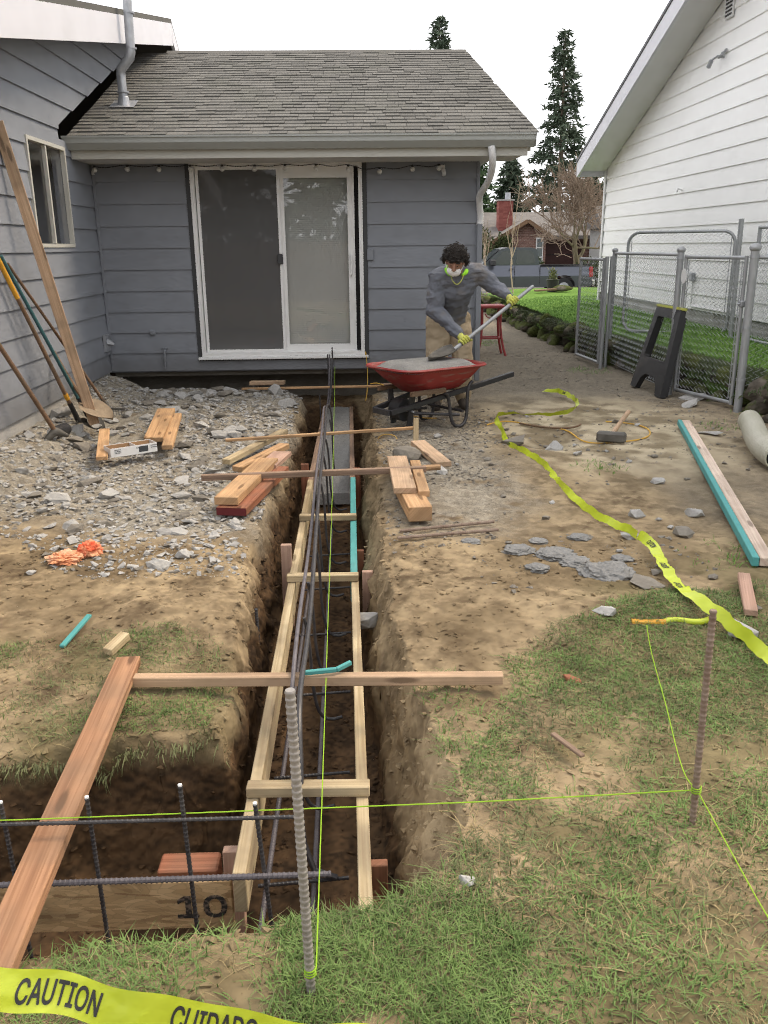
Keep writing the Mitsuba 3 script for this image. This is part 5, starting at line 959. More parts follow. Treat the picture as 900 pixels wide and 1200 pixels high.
k = thing('can', 'black can with a whitish end lying below the tools', 'can'); part(k, 'body', tube([(-2.535, 7.09, gz(-2.53, 7.1) + .05), (-2.50, 7.31, gz(-2.5, 7.3) + .055)], .052, 20), 'black_plastic', smooth=40); part(k, 'end', tube([(-2.5355, 7.087, gz(-2.53, 7.1) + .05), (-2.5365, 7.081, gz(-2.53, 7.1) + .05)], .049, 20), 'card_white')
# ---------------------------------------------------------------- cardboard tray
k = thing('cardboard_tray', 'low white printed cardboard tray with a brown inside, on the gravel', 'box')
tz = .075; ta, tb = V3(-1.89, 6.45, tz), V3(-1.585, 6.66, tz); td = unit(tb - ta); tn_ = V3(-td[1], td[0], 0); TLn = np.linalg.norm(tb - ta)
def tp(u, w, z): return ta + td * u + tn_ * w + V3(0, 0, z)
def plate(u0, w0, u1, w1, h, th=.004): 
    return board(tp(u0, w0, h / 2), tp(u1, w1, h / 2), th, h, c=.001)[:2]
part(k, 'bottom', board(tp(0, .075, .004), tp(TLn, .075, .004), .15, .004, c=.001)[:2], 'card_brown')
for u0, w0, u1, w1 in ((0, 0, TLn, 0), (0, .15, TLn, .15), (0, .003, 0, .147), (TLn, .003, TLn, .147), (TLn * .55, .003, TLn * .55, .147)):
    part(k, 'wall', plate(u0, w0, u1, w1, .07), 'card_white')
for w0 in (.146,): part(k, 'lining', plate(.004, w0, TLn - .004, w0, .068, .002), 'card_brown')
part(k, 'lining', plate(.0045, .006, .0045, .144, .068, .002), 'card_brown')
part(k, 'printed_panel', board(tp(TLn * .60, -.0035, .037), tp(TLn * .80, -.0035, .037), .0016, .045, c=.0005)[:2], 'print_dark', label='dark printed panel on the tray front')
part(k, 'printed_lines', cat(*[board(tp(u, -.0035, z), tp(u + .05, -.0035, z), .0014, .005, c=.0004) for u, z in ((.03, .055), (.03, .043), (.03, .031), (TLn * .86, .055), (TLn * .86, .04), (.2, .05))])[:2], 'print_dark', kind='stuff')
# ---------------------------------------------------------------- crumpled orange netting
g = np.random.default_rng(17)
def crumple(name, c, s, seed, m, label):
    ic = trimesh.creation.icosphere(5, 1.0); v = np.array(ic.vertices); q = v * (1 + .42 * sfbm(v * 1.7 + seed, 2) + .55 * np.abs(sfbm(v * 3.2 + seed, 2)) + .2 * np.abs(sfbm(v * 9 + seed, 2)) - .25)[:, None] * V3(*s)
    single(name, (q + V3(*c), np.array(ic.faces)), m, label, 'bag', smooth=25)
crumple('net_bag', (-1.475, 4.46, gz(-1.475, 4.46) + .035), (.068, .06, .05), 3, 'orange_net', 'bright orange end of the crumpled netting on the dirt'); crumple('net_bag', (-1.585, 4.38, gz(-1.585, 4.38) + .022), (.095, .075, .036), 8, 'net_faded', 'faded peach netting beside the bright orange bundle')
# ---------------------------------------------------------------- white drain pipe, sledge hammer, cord
k = thing('drain_pipe', 'short bent white corrugated drain pipe lying at the right edge', 'pipe')
path = smoothpath([(3.30, 7.05, .16), (3.17, 6.65, .145), (3.05, 6.25, .125), (3.01, 5.92, .115)], 14); s = np.arange(len(path)); rr = .098 + .0035 * np.sin(s * 2.4)
fine = smoothpath(path[::6], 26); rr = .089 + .004 * np.sin(np.arange(len(fine)) * .95)
part(k, 'shell', tube(fine, rr, 24, cap=False), 'plastic_white', smooth=50); part(k, 'bore', (lambda t: (t[0], t[1][:, ::-1]))(tube(fine, .080, 24, cap=False)), 'black_plastic', smooth=50)
ang = np.linspace(0, 2 * np.pi, 25); e0 = tube([fine[-1], fine[-1] + (fine[-1] - fine[-2]) * .05], .080, 24, cap=False)[0][:24]; e1 = tube([fine[-1], fine[-1] + (fine[-1] - fine[-2]) * .05], rr[-1], 24, cap=False)[0][:24]; i = np.arange(24)
part(k, 'rim', (np.vstack([e0, e1]), np.stack([i, (i + 1) % 24, (i + 1) % 24 + 24, i + 24], 1)), 'plastic_white')
k = thing('sledge_hammer', 'sledge hammer with a wooden handle lying on the pale dirt', 'hammer')
hv, hf = cbox(.24, .085, .085, .016); R = frame((1.98, 6.98, 0), (2.24, 6.87, 0)); part(k, 'head', (hv @ R.T + V3(2.10, 6.93, .065), hf), 'shovel_steel', smooth=30); part(k, 'handle', tube([(2.10, 6.93, .08), (2.32, 7.42, .085), (2.50, 7.78, .11)], [.02, .019, .021], 10), 'wood_fir', smooth=40)
def cord(pts, label, r=.006, nm='extension_cord', m='cord_yellow'): single(nm, tube(smoothpath(pts, 8), r, 6), m, label, 'cord', smooth=True)
P = [(1.20, 7.85), (1.45, 7.93), (1.62, 7.75), (1.85, 7.42), (1.95, 7.02), (2.2, 6.95), (2.42, 7.06), (2.56, 7.35), (2.50, 7.72), (2.30, 7.80)]
cord([(x, y, gz(x, y) + .012) for x, y in P], 'yellowish cord looping over the pale dirt round the sledge hammer')
cord([(.10, YG - .045, .46), (.115, 9.74, .30), (.11, 9.65, .05), (.09, 9.55, -.05)], 'yellow cord hanging down from the corner of the patio door', .005)
cord([(.14, 9.42, .155), (.24, 9.40, .16), (.33, 9.30, .12), (.34, 8.9, .02), (.36, 8.45, .05), (.55, 8.15, .03), (.75, 8.05, .03)], 'yellow cord curling over the trench edge behind the wheelbarrow', .005)
single('rusty_wire', tube(smoothpath([(.17, 7.4, -.05), (.2, 7.35, .02), (.27, 7.3, .04), (.33, 7.2, .02)], 6), .003, 5), 'cord_yellow', 'thin bent wire at the trench edge by the wheelbarrow', 'wire')
P = [(2.02, 7.62), (1.85, 7.5), (1.65, 7.62), (1.50, 7.82)]; cord([(x, y, gz(x, y) + .02) for x, y in P], 'frayed brown rope end crossing the caution tape', .009, 'rope', 'wood_handle')
# ---------------------------------------------------------------- black folding sawhorse leaning on the gate
k = thing('sawhorse', 'black folded sawhorse with a yellow top edge leaning on the chain-link gate', 'sawhorse')
s0, s1 = V3(3.235, 9.99, .0), V3(3.275, 9.07, .0); sx = unit(s1 - s0); sn = unit(V3(.20, 0, .93)); sw_ = np.linalg.norm(s1 - s0); so = np.cross(sx, sn)
SQ = lambda u, v, w: s0 + np.outer(u, sx) + np.outer(v, sn) + np.outer(w, so)
out = Polygon([(0, 0), (.16, 0), (.235, .125), (.33, .185), (.59, .185), (.685, .125), (.76, 0), (.92, 0), (.80, .93), (.12, .93)])
out = out.difference(Polygon([(.19, .40), (.73, .40), (.67, .80), (.25, .80)]).buffer(.03)).buffer(-.008).buffer(.008)
part(k, 'frame', poly_slab(out, SQ, -.03, .03)[:2], 'black_plastic', smooth=30)
for a, b in (((.06, .02), (.165, .86)), ((.86, .02), (.755, .86))): part(k, 'leg', board(SQ([a[0]], [a[1]], [-.045])[0], SQ([b[0]], [b[1]], [-.045])[0], .09, .026, up=so), 'black_plastic')
part(k, 'cross_panel', poly_slab(Polygon([(.09, .21), (.83, .21), (.81, .36), (.11, .36)]), SQ, -.044, -.032)[:2], 'black_plastic')
part(k, 'top_strip', board(SQ([.11], [.945], [0])[0], SQ([.81], [.945], [0])[0], .065, .028, up=sn), 'glove_yellow', label='yellow top edge')
for u in (.2, .36, .56, .72): part(k, 'rib', board(SQ([u], [.84], [-.036])[0], SQ([u], [.92], [-.036])[0], .03, .012, up=so), 'black_plastic')
# ---------------------------------------------------------------- red stool on the path
k = thing('stool', 'red metal stool standing on the side path behind the worker', 'stool')
part(k, 'seat', bx(1.82, 2.21, 12.95, 13.3, .70, .745, .012), 'red_paint')
for x, y, ex_, ey in ((1.87, 13.0, -.07, -.08), (2.16, 13.0, .07, -.08), (1.87, 13.25, -.07, .08), (2.16, 13.25, .07, .08)): part(k, 'leg', tube(smoothpath([(x, y, .70), (x, y, .35), (x + ex_ * .3, y + ey * .3, .2), (x + ex_, y + ey, 0)], 4), .018, 8), 'red_paint', smooth=40)
for a, b in (((1.87, 13.0), (2.16, 13.0)), ((1.87, 13.25), (2.16, 13.25)), ((1.87, 13.0), (1.87, 13.25)), ((2.16, 13.0), (2.16, 13.25))): part(k, 'stretcher', rail((*a, .26), (*b, .26), .012, 8), 'red_paint')
part(k, 'scroll', tube(smoothpath([(2.15, 12.99, .66), (2.08, 12.99, .58), (1.98, 12.99, .56), (1.92, 12.99, .62)], 6), .009, 6), 'red_paint')
# ---------------------------------------------------------------- caution tape
def ribbon(C, U, W, n=3, wav=0.0):
    """strip with centre line C, unit vectors across U, width W"""
    t = np.linspace(-.5, .5, n); V = (C[:, None, :] + U[:, None, :] * (W * t)[None, :, None]).reshape(-1, 3); a = len(C); ii = np.arange(a * n).reshape(a, n)
    return V, np.stack([ii[:-1, :-1], ii[:-1, 1:], ii[1:, 1:], ii[1:, :-1]], -1).reshape(-1, 4)
def tape_text(C, U, W, txt, s0, h, size, off=.0012, slant=.25):
    tm = meshkit.text_mesh(txt, size, .0004, bold=True).subdivide_to_size(.012); v = np.array(tm.vertices); L = np.r_[0, np.cumsum(np.linalg.norm(np.diff(C, axis=0), axis=1))]
    s = s0 + v[:, 0] * .60 + v[:, 1] * slant; P = np.stack([np.interp(s, L, C[:, k]) for k in range(3)], 1); Q = np.stack([np.interp(s, L, U[:, k]) for k in range(3)], 1); T = np.stack([np.interp(s, L, np.gradient(C[:, k], L)) for k in range(3)], 1)
    N = np.cross(T, Q); N /= np.linalg.norm(N, axis=1, keepdims=True)
    return P + Q * (v[:, 1] - size / 2 + h)[:, None] + N * (off + v[:, 2])[:, None], np.array(tm.faces)
TP = thing('caution_tape', 'yellow caution tape with black lettering sagging across the bottom left corner', 'caution tape')
C = smoothpath([(-1.525, 1.396, .437), (-1.074, 1.339, .341), (-.701, 1.299, .284), (-.542, 1.283, .257), (-.373, 1.26, .235), (-.192, 1.237, .208), (-.023, 1.22, .187), (.282, 1.186, .11), (.565, 1.13, .03)], 40)
U = np.stack([unit(V3(.02 + .06 * math.sin(i * .084), .42 + .16 * math.sin(i * .052 + 1), .85)) for i in range(len(C))])
L = np.r_[0, np.cumsum(np.linalg.norm(np.diff(C, axis=0), axis=1))]
C = C + np.c_[0 * L, .006 * np.sin(L * 21), .004 * np.sin(L * 33 + 1)]
def crease(m): v = np.array(m[0]); d = .006 * sfbm(v * V3(16, 16, 22), 3) + .005 * (.5 - np.abs(sfbm(v * V3(7, 7, 11) + 5, 2))); return v + np.outer(d, V3(0, -.55, .83)), m[1]
part(TP, 'strip', crease(ribbon(C, U, .075, 13)), 'tape_yellow', smooth=True)
xs = lambda x: float(np.interp(x, C[:, 0], L))
part(TP, 'lettering', crease(tape_text(C, U, .075, 'CAUTION', xs(-.66), .0, .042)), 'tape_ink', label='black word CAUTION'); part(TP, 'lettering', crease(tape_text(C, U, .075, 'CUIDADO', xs(-.365), .0, .042)), 'tape_ink', label='black word CUIDADO')
part(TP, 'lettering', crease(tape_text(C, U, .075, 'CUIDADO', xs(-1.0), .0, .042)), 'tape_ink')
part(TP, 'tie_post', rebar((.56, 1.125, -.3), (.56, 1.125, .2), .01, .016, 8), 'rusty_steel')
def ground_tape(name, pts, label, twist, W=.075, text=()):
    P = np.array([(x, y, gz(x, y) + h) for x, y, h in pts]); C = smoothpath(P, 10); n = len(C); T = np.gradient(C, axis=0); T /= np.linalg.norm(T, axis=1, keepdims=True)
    S_ = np.cross(np.broadcast_to((0, 0, 1.), T.shape), T); S_ /= np.linalg.norm(S_, axis=1, keepdims=True); N_ = np.cross(T, S_)
    tw = np.interp(np.linspace(0, 1, n), np.linspace(0, 1, len(twist)), np.radians(twist)); U = S_ * np.cos(tw)[:, None] + N_ * np.sin(tw)[:, None]
    wv = np.interp(np.linspace(0, 1, n), np.linspace(0, 1, len(twist)), np.interp(np.abs(twist), [0, 90], [1, .8]))
    cr = np.random.default_rng(n).normal(0, .0016, (n, 3)); tw = tw + np.random.default_rng(n + 1).normal(0, .06, n); U = S_ * np.cos(tw)[:, None] + N_ * np.sin(tw)[:, None]
    C = C + V3(0, 0, 1) * (np.abs(np.sin(tw)) * W * .45 + .008 + .004 * np.sin(np.arange(n) * .9))[:, None] + cr
    k = thing(name, label, 'caution tape'); part(k, 'strip', ribbon(C, U, W, 5), 'tape_yellow', smooth=True)
    for t, s in text: part(k, 'lettering', tape_text(C, U, W, t, s, 0, W * .45, .002), 'tape_ink')
    return k
ground_tape('caution_tape', [(2.08, 9.55, .01), (2.20, 9.25, .04), (2.24, 8.8, .05), (2.16, 8.35, .05), (1.95, 8.05, .04), (1.75, 7.95, .05), (1.55, 8.0, .05), (1.38, 8.02, .06), (1.27, 7.75, .06), (1.25, 7.35, .05), (1.24, 7.05, .0), (1.30, 6.6, -.01), (1.37, 6.2, -.005), (1.385, 5.85, -.01), (1.375, 5.6, .0), (1.40, 5.25, .01), (1.43, 4.95, .02), (1.49, 4.68, .02), (1.53, 4.45, .03)], 'yellow caution tape crumpled over the pale dirt from the barrow to the wet concrete spill', [20, 75, 40, 85, 30, 88, 50, 20, 75, 15, 80, 35, 88, 45, 80, 25, 85, 30, 70, 40, 85], .048, text=(('CAUTION', .4), ('CUIDADO', 1.3), ('CAUTION', 2.3), ('CUIDADO', 3.3)))
ground_tape('caution_tape', [(1.53, 4.43, .03), (1.545, 4.25, .05), (1.52, 4.0, .04), (1.49, 3.75, .03), (1.47, 3.5, .03), (1.50, 3.3, .05), (1.56, 3.1, .04), (1.585, 2.9, .05), (1.60, 2.7, .05), (1.70, 2.4, .04)], 'yellow caution tape lying open on the dirt and past the rusty stake', [70, 25, -5, 14, -8, 20, 45, 75, 30, 60, 20, 0], .056, text=(('CAUTION', .12), ('CUIDADO', .42), ('CAUTION', .72)))
k = thing('tape_roll_end', 'rolled orange-yellow end of the tape lying on the grass', 'caution tape'); part(k, 'roll', tube(smoothpath([(1.155, 3.345, .045), (1.22, 3.34, .042), (1.30, 3.335, .045)], 5), .016, 10), 'grip_yellow'); part(k, 'strip', tube(smoothpath([(1.29, 3.335, .045), (1.36, 3.345, .05), (1.42, 3.335, .045), (1.49, 3.33, .06)], 6), [*np.full(19, .014)], 8), 'tape_yellow', smooth=True)
# ---------------------------------------------------------------- stones: the big ones are things
g = np.random.default_rng(51)
def rough(s):
    v, f = rock(s, 13 + s % 5, .62); m = trimesh.Trimesh(v, f).subdivide().subdivide(); q = np.array(m.vertices); return q * (1 + .10 * sfbm(q * 3 + s, 3))[:, None], np.array(m.faces)
ROUGH = [rough(200 + i) for i in range(14)]
def chunk(x, y, s, label, m='concrete', sink=.25, grp=None, name='concrete_chunk', c='rubble', mesh=None, rz=None, squash=(1, 1, 1)):
    q = mesh or ROUGH[g.integers(14)]; t = place(q, (0, 0, 0), np.array(squash) * s, g.uniform(0, 6.28) if rz is None else rz, tuple(g.normal(0, .18, 2)))
    single(name, (t[0] + V3(x, y, gz(x, y) + s * .62 * squash[2] * (.5 - sink) + .004), t[1]), m, label, c, grp)
chunk(.36, 6.45, .155, 'rounded grey stone at the trench edge with a pale stub stake on it', 'stone_dirty', .1, None, 'stone', 'stone', ROCKS[2])
chunk(-1.06, 4.26, .085, 'largest whitish concrete chunk at the near edge of the rubble', squash=(1.1, .9, .9)); chunk(-.96, 4.40, .06, 'pale concrete chunk next to the largest one by the bare dirt')
chunk(-.87, 9.2, .115, 'pale boulder of broken concrete at the trench edge below the patio door', squash=(1, .9, 1.2)); chunk(-1.10, 9.55, .10, 'brownish stone on the rubble under the patio door', 'stone_dirty', name='stone', c='stone')
chunk(1.07, 3.43, .065, 'white concrete lump on the dirt left of the tape', squash=(1.2, .8, .7)); chunk(1.60, 3.26, .085, 'whitish concrete piece just behind the rusty stake'); chunk(1.37, 3.80, .10, 'flat brown stone beside the wet concrete spill', 'stone_dirty', name='stone', c='stone', squash=(1.1, .8, .5))
chunk(2.06, 5.00, .07, 'pale chunk under the middle of the long pinkish board'); chunk(1.70, 5.00, .07, 'pale chunk left of the long board, near the tape', squash=(1, .9, 1)); chunk(1.86, 4.62, .08, 'tan stone touching the long board', 'stone_dirty', name='stone', c='stone'); chunk(2.42, 4.45, .08, 'pale concrete slab piece right of the long board', squash=(1.3, .9, .6)); chunk(2.1, 5.75, .06, 'chunk beside the upper half of the long board'); chunk(1.52, 4.55, .06, 'white chunk against the tape')
chunk(.60, 6.05, .07, 'whitish chunk beside the short pinkish board'); chunk(.30, 6.0, .05, 'small chunk behind the right lumber stack'); chunk(-.75, 4.92, .05, 'small white chunk at the corner of the left lumber stack'); chunk(.80, 2.95, .035, 'small pinkish stone on the grass in front of the stake', 'wood_cedar', name='stone', c='stone', squash=(1.4, .8, .6)); chunk(.26, 1.86, .03, 'small pale stone in the lush grass at the trench corner', name='stone', c='stone')
chunk(.03, 4.05, .10, 'pale stone lying in the trench right of the form', 'concrete', -2.4, None, 'stone', 'stone')
chunk(1.30, 7.0, .12, 'grey stone where the tape crosses the hollow', 'stone_dirty', name='stone', c='stone'); chunk(1.62, 6.9, .11, 'pale stone in the hollow beside the tape', name='stone', c='stone'); chunk(3.55, 9.0, .14, 'flat pale stone under the gate rail', name='stone', c='stone', squash=(1.4, 1, .4)); chunk(3.38, 8.6, .13, 'flat stone in front of the gate', name='stone', c='stone', squash=(1.3, 1, .35)); chunk(3.05, 7.25, .10, 'flat stone by the top of the long board', name='stone', c='stone', squash=(1.4, .8, .35))
n = 0; grp = 'broken concrete chunks spread left of the trench'
while n < 190:
    y = 4.2 + 5.3 * g.random() ** .8; x = g.uniform(-2.7, -.72)
    if y < 4.9 and x < -1.9 and g.random() < .6: continue
    if y < 4.75 - .35 * (x + 2.2) * 0 and g.random() < .5 or (-2.0 < x < -1.5 and 6.2 < y < 8.2): continue
    if -.95 < x and 4.9 < y < 6.7: continue
    s = g.choice([.035, .045, .06, .075, .10], p=[.34, .28, .2, .12, .06]) * (1 + .35 * (y > 7.5)); n += 1
    chunk(x, y, s, 'pale broken concrete chunk in the rubble spread left of the trench', ['concrete', 'concrete', 'stone_dirty'][g.integers(3)], grp=grp, squash=(1.15, .9, g.uniform(.5, .95)))
grp = 'loose stones on the right side of the yard'; n = 0
while n < 60:
    x, y = g.uniform(.3, 3.1), g.uniform(3.2, 9)
    if y < 4.3 and x < 1.2: continue
    n += 1; chunk(x, y, g.choice([.025, .035, .05], p=[.5, .35, .15]), 'small loose stone on the dirt right of the trench', ['concrete', 'stone_dirty', 'stone_dirty'][g.integers(3)], grp=grp, name='stone', c='stone')
def scatter(n, samp, sizes, seed, pool):
    g = np.random.default_rng(seed); vs, fs, k = [], [], 0; XY = samp(g, n); Zs = ground_z(XY[:, 0], XY[:, 1]); sz = sizes(g, len(XY))
    for (x, y), z, s in zip(XY, Zs, sz):
        v, f = pool[g.integers(len(pool))]; c, sn_ = math.cos(q := g.uniform(0, 6.28)), math.sin(q); p = v * s * V3(1, 1, g.uniform(.5, .9))
        vs.append(np.stack([p[:, 0] * c - p[:, 1] * sn_ + x, p[:, 0] * sn_ + p[:, 1] * c + y, p[:, 2] + z + s * .18], 1)); fs.append(f + k); k += len(v)
    return np.vstack(vs), np.vstack(fs)
def s_left(g, n):
    p = np.c_[g.uniform(-2.75, -.62, n), 4.1 + 5.5 * g.random(n)]; keep = (sfbm(p * 1.6 + 3, 3) > -.28) & (p[:, 1] + .25 * p[:, 0] + .5 * sfbm(p * 2, 3) > 3.95); return p[keep]
def s_right(g, n):
    p = np.c_[g.uniform(.16, 1.2, n), g.uniform(4.4, 9.4, n)]; return p[sfbm(p * 1.5 + 9, 3) > -.05]
def s_east(g, n):
    p = np.c_[g.uniform(.6, 3.6, n), g.uniform(3.4, 14, n)]; return p[sfbm(p * 1.2 + 5, 3) > .0]
def s_dirt(g, n):
    p = np.c_[g.uniform(-2.6, 1.5, n), g.uniform(1.3, 4.6, n)]; return p
SMALL = [rock(300 + i, 8, .7) for i in range(8)]
single('gravel', scatter(11000, s_left, lambda g, n: .005 + .036 * g.random(n) ** 4, 61, SMALL), 'concrete', 'crushed pale concrete and grit covering the ground left of the trench', 'gravel', kind='stuff')
single('gravel', scatter(2000, s_left, lambda g, n: .010 + .03 * g.random(n) ** 3, 62, SMALL), 'stone_dirty', 'brownish grit among the crushed concrete left of the trench', 'gravel', kind='stuff')
single('gravel', scatter(4500, s_right, lambda g, n: .005 + .018 * g.random(n) ** 3, 63, SMALL), 'stone_dirty', 'grey gravel between the trench and the wheelbarrow', 'gravel', kind='stuff')
single('gravel', scatter(5000, s_east, lambda g, n: .006 + .02 * g.random(n) ** 3, 64, SMALL), 'stone_dirty', 'scattered grit on the pale dirt and side path', 'gravel', kind='stuff')
def clods(g, n):
    p = s_dirt(g, n); return p
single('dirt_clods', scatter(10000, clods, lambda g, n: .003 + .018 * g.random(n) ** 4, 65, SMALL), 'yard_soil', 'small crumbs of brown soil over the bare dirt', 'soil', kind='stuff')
def s_wall(g, n):
    p = np.c_[g.uniform(-1.9, .4, n), g.uniform(1.6, 9, n) ** 1.0]; d = trench(p[:, 0], p[:, 1]); return p[(d > -.03) & (d < .22)]
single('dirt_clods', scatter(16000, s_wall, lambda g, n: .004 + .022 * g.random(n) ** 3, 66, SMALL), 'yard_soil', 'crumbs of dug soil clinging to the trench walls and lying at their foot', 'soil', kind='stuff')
# fresh concrete spilled on the dirt
for i, (x, y, s, l) in enumerate(((1.24, 3.98, .125, 'largest lump of grey wet concrete spilled on the dirt'), (1.05, 4.30, .095, 'flat patch of spilled wet concrete behind the largest lump'), (.86, 4.38, .075, 'spill of wet concrete left of the flat patch'), (1.25, 4.6, .06, 'small spill of wet concrete farthest from us near the tape'), (.90, 4.08, .055, 'small grey wet concrete spatter nearest the trench'), (.62, 4.55, .05, 'grey spatter of wet concrete by the rusty bars'), (1.12, 4.15, .07, 'grey wet concrete smear just behind the largest lump'), (1.38, 4.22, .05, 'small wet concrete smear right of the largest lump'), (1.0, 4.55, .05, 'small wet concrete smear farthest back in the middle'))):
    ic = trimesh.creation.icosphere(4, 1.0); v = np.array(ic.vertices); q = v * (1 + .40 * sfbm(v * 1.8 + i * 3, 2) + .16 * sfbm(v * 6 + i, 2) + .08 * sfbm(v * 15, 2))[:, None] * V3(s * 1.1, s * 1.0, s * (.46 if i == 0 else .30))
    single('concrete_spill', (q + V3(x, y, gz(x, y) + .005), np.array(ic.faces)), 'wet_concrete', l, 'concrete', smooth=True)
# ---------------------------------------------------------------- grass
def blades(name, XY, h, w, m, label, seed, lean=.5, zf=None, hang=None):
    g = np.random.default_rng(seed); n = len(XY); z = ground_z(XY[:, 0], XY[:, 1]) if zf is None else zf(XY); a = g.uniform(0, 2 * np.pi, n); d = np.stack([np.cos(a), np.sin(a), 0 * a], 1); s = np.stack([-d[:, 1], d[:, 0], 0 * a], 1)
    H_ = (h * g.uniform(.45, 1.35, n))[:, None]; ln = (lean * g.uniform(.1, 1.9, n))[:, None]; W_ = (w * g.uniform(.6, 1.4, n))[:, None]; b = np.c_[XY, z - .004]
    m1 = b + d * H_ * ln * .35 + V3(0, 0, 1) * H_ * .6 / np.sqrt(1 + ln ** 2); t = b + d * H_ * ln * 1.05 + V3(0, 0, 1) * H_ * np.maximum(.95 - .38 * ln, .06)
    V = np.stack([b - s * W_ / 2, b + s * W_ / 2, m1 - s * W_ * .4, m1 + s * W_ * .4, t], 1).reshape(-1, 3); k = np.arange(n)[:, None] * 5
    F = np.vstack([k + [[0, 1, 3]], k + [[0, 3, 2]], k + [[2, 3, 4]]]); single(name, (V, F), m, label, 'grass', kind='stuff')
def in_frame(p): return p[(np.abs(p[:, 0]) < .55 * p[:, 1] + .35)]
def pts(seed, n, x0, x1, y0, y1, f, thr, off=0, soft=.25):
    g = np.random.default_rng(seed); p = np.c_[g.uniform(x0, x1, n), g.uniform(y0, y1, n)]; p = p[f(p)]
    q = sfbm(p * V3(3.3, 3.3, 0)[:2] + off, 4); p = p[q + soft * g.normal(size=len(p)) > thr]; return p[trench(p[:, 0], p[:, 1]) < .012]
fr_ = lambda p: (p[:, 1] - .38 * p[:, 0] < 3.15 + .25 * sfbm(p * 2.0, 2)) & (np.abs(p[:, 0]) < .55 * p[:, 1] + .35) & (p[:, 0] > .24 + .34 * np.maximum(p[:, 1] - 2.1, 0) + .16 * sfbm(p * 2.7 + 2, 3))
lush = lambda p: (p[:, 1] < 2.05) & (p[:, 1] > 1.42 + .12 * sfbm(p * 5, 2)) & (p[:, 0] > -.22 + .06 * sfbm(p * 8, 2)) & (p[:, 0] < .34 + .12 * sfbm(p * 6, 2))
fl_ = lambda p: (trench(p[:, 0], p[:, 1]) < -.035) & (p[:, 1] < 3.35 + .2 * sfbm(p * 2.4, 2)) & (p[:, 1] > 2.5) & (p[:, 0] < -.36)
fn_ = lambda p: (p[:, 1] < 1.85) & (p[:, 0] < .3)
blades('grass', pts(1, 100000, .1, 2.4, 1.15, 4.6, fr_, .04), .032, .0036, 'grass_green', 'trampled short green grass over the dirt at right', 1, 1.25)
blades('grass', pts(2, 80000, .1, 2.4, 1.15, 4.6, fr_, .02, 4), .030, .0034, 'grass_olive', 'dull olive grass over the dirt at right', 2, 1.5)
blades('dry_grass', pts(3, 26000, .1, 2.4, 1.15, 4.6, fr_, .05, 8), .036, .0028, 'grass_straw', 'dry straw clippings lying over the grass at right', 3, 1.8)
blades('grass', pts(4, 15000, -.3, .5, 1.3, 2.05, lush, -.12), .040, .0030, 'grass_green', 'lush green grass hanging over the near end of the trench', 4, 1.0)
blades('grass', pts(5, 6000, -.3, .6, 1.3, 2.1, lush, -.3, 3), .04, .003, 'grass_olive', 'olive blades among the lush grass at the trench end', 5, 1.4)
blades('grass', pts(6, 17000, -1.9, -.36, 2.5, 3.6, fl_, .08), .034, .003, 'grass_green', 'sparse green grass on the bank left of the trench', 6, 1.1)
blades('grass', pts(7, 14000, -1.9, -.36, 2.5, 3.6, fl_, .02, 5), .034, .0028, 'grass_olive', 'dull grass on the bank left of the trench', 7, 1.4)
blades('grass', pts(8, 16000, -1.2, .3, 1.2, 1.85, fn_, .12, 6), .036, .003, 'grass_green', 'tufts of grass on the dirt strip in front of the trench', 8, 1.1)
blades('dry_grass', pts(9, 5000, -1.9, .3, 1.2, 3.4, lambda p: fn_(p) | fl_(p), .0, 7), .045, .002, 'grass_straw', 'dry straw on the dirt at the near and left banks', 9, 1.8)
rl = lambda p: (p[:, 0] > lip_r(p[:, 1]) - .005) & (p[:, 0] < lip_r(p[:, 1]) + .22) & (np.abs(p[:, 1] - 2.75) < .28)
blades('grass', pts(10, 3500, .1, .5, 2.3, 3.1, rl, .1, 2), .04, .003, 'grass_green', 'weedy tufts on the right lip of the trench', 10, 1.0)
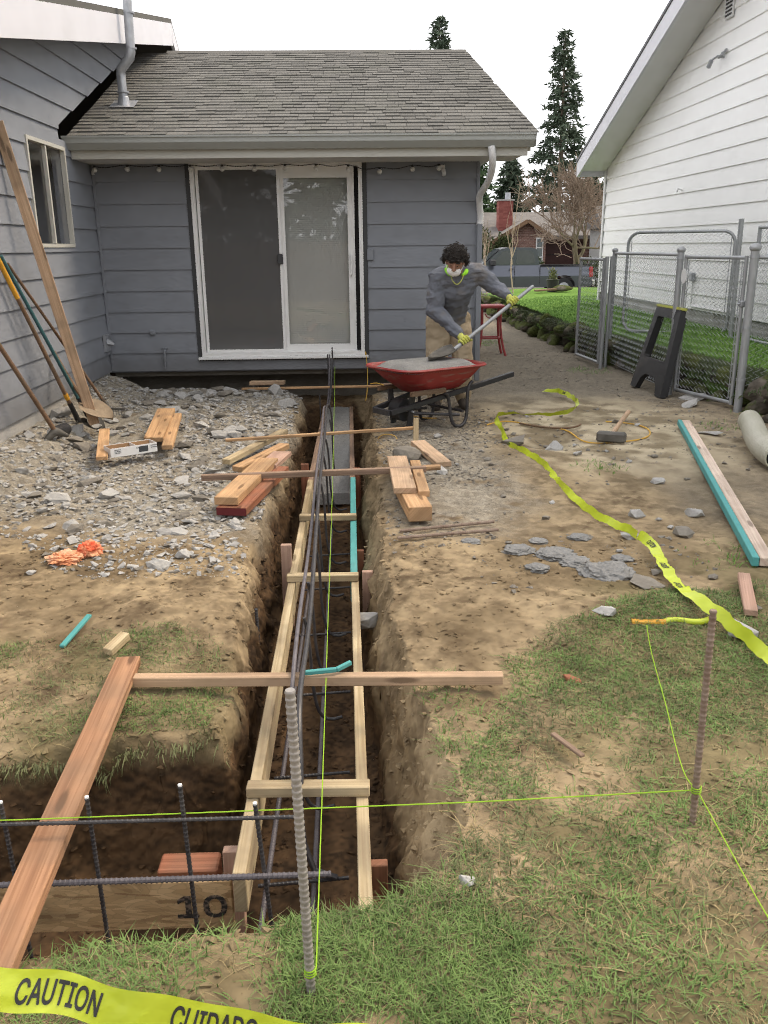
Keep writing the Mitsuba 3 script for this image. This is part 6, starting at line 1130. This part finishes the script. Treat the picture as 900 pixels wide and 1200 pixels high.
sp = lambda p: np.minimum.reduce([(p[:, 0] - a) ** 2 + (p[:, 1] - b) ** 2 - r * r for a, b, r in ((1.9, 4.25, .25), (1.75, 6.1, .22), (3.75, 8.1, .16), (3.1, 11.3, .35), (3.3, 7.6, .2), (2.1, 14.8, .5), (2.4, 4.1, .3))]) < 0
blades('grass', pts(11, 30000, 1.4, 4.2, 3.8, 15.5, sp, -.1, 2), .045, .005, 'grass_lush', 'small tufts of weeds on the path and by the gate', 11, .9)
# turf hanging over the dug edge of the left arm
g = np.random.default_rng(71); n = 650; x = g.uniform(-1.9, -.5, n); y = far_lip(x) + g.normal(-.012, .02, n); st = []
V, F = [], []
for k in range(n):
    b = V3(x[k], y[k], gz(x[k], far_lip(x[k]) + .03) - .01 - .02 * g.random()); L = g.uniform(.02, .075); d = V3(g.normal(0, .35), -g.uniform(.1, .6), -1 if g.random() < .65 else .5); s = unit(V3(1, g.normal(0, .4), 0)) * .0016; e = b + unit(d) * L; mdl = (b + e) / 2 + V3(0, -.012, .008)
    V += [b - s, b + s, mdl - s, mdl + s, e]; F += [[5 * k, 5 * k + 1, 5 * k + 3], [5 * k, 5 * k + 3, 5 * k + 2], [5 * k + 2, 5 * k + 3, 5 * k + 4]]
single('turf_roots', (np.array(V), np.array(F)), 'grass_olive', 'dry grass and roots hanging over the dug edge of the left trench arm', 'roots', kind='stuff')
g = np.random.default_rng(83); n = 16000; y = g.uniform(6.0, 23, n); x = lawn_edge(y) + g.normal(-.06, .07, n)
blades('moss', np.c_[x, y], .055, .010, 'hedge_leaf', 'dark moss and weeds growing over the boulders along the lawn edge', 83, 1.3, lambda p: np.clip(.40 + .9 * (p[:, 0] - lawn_edge(p[:, 1])), .06, .36))
# blades on the raised lawn
g = np.random.default_rng(81); n = 60000; y = 6.5 + 14.5 * g.random(n) ** 1.2; x = lawn_edge(y) + .02 + g.uniform(0, 4.5, n) ** 1.0 * np.minimum(1, .5 + y / 20); XYl = np.c_[x, y]; XYl = XYl[x < 5.0 + 3.5 * (y > 18)]
zl_ = lambda p: .33 + .13 * ss(0, 1.3, p[:, 0] - lawn_edge(p[:, 1])) - .08 * ss(14, 24, p[:, 1])
blades('grass', XYl, .055, .008, 'grass_lush', 'bright green lawn grass behind the stone edging and fence', 81, .8, zl_)
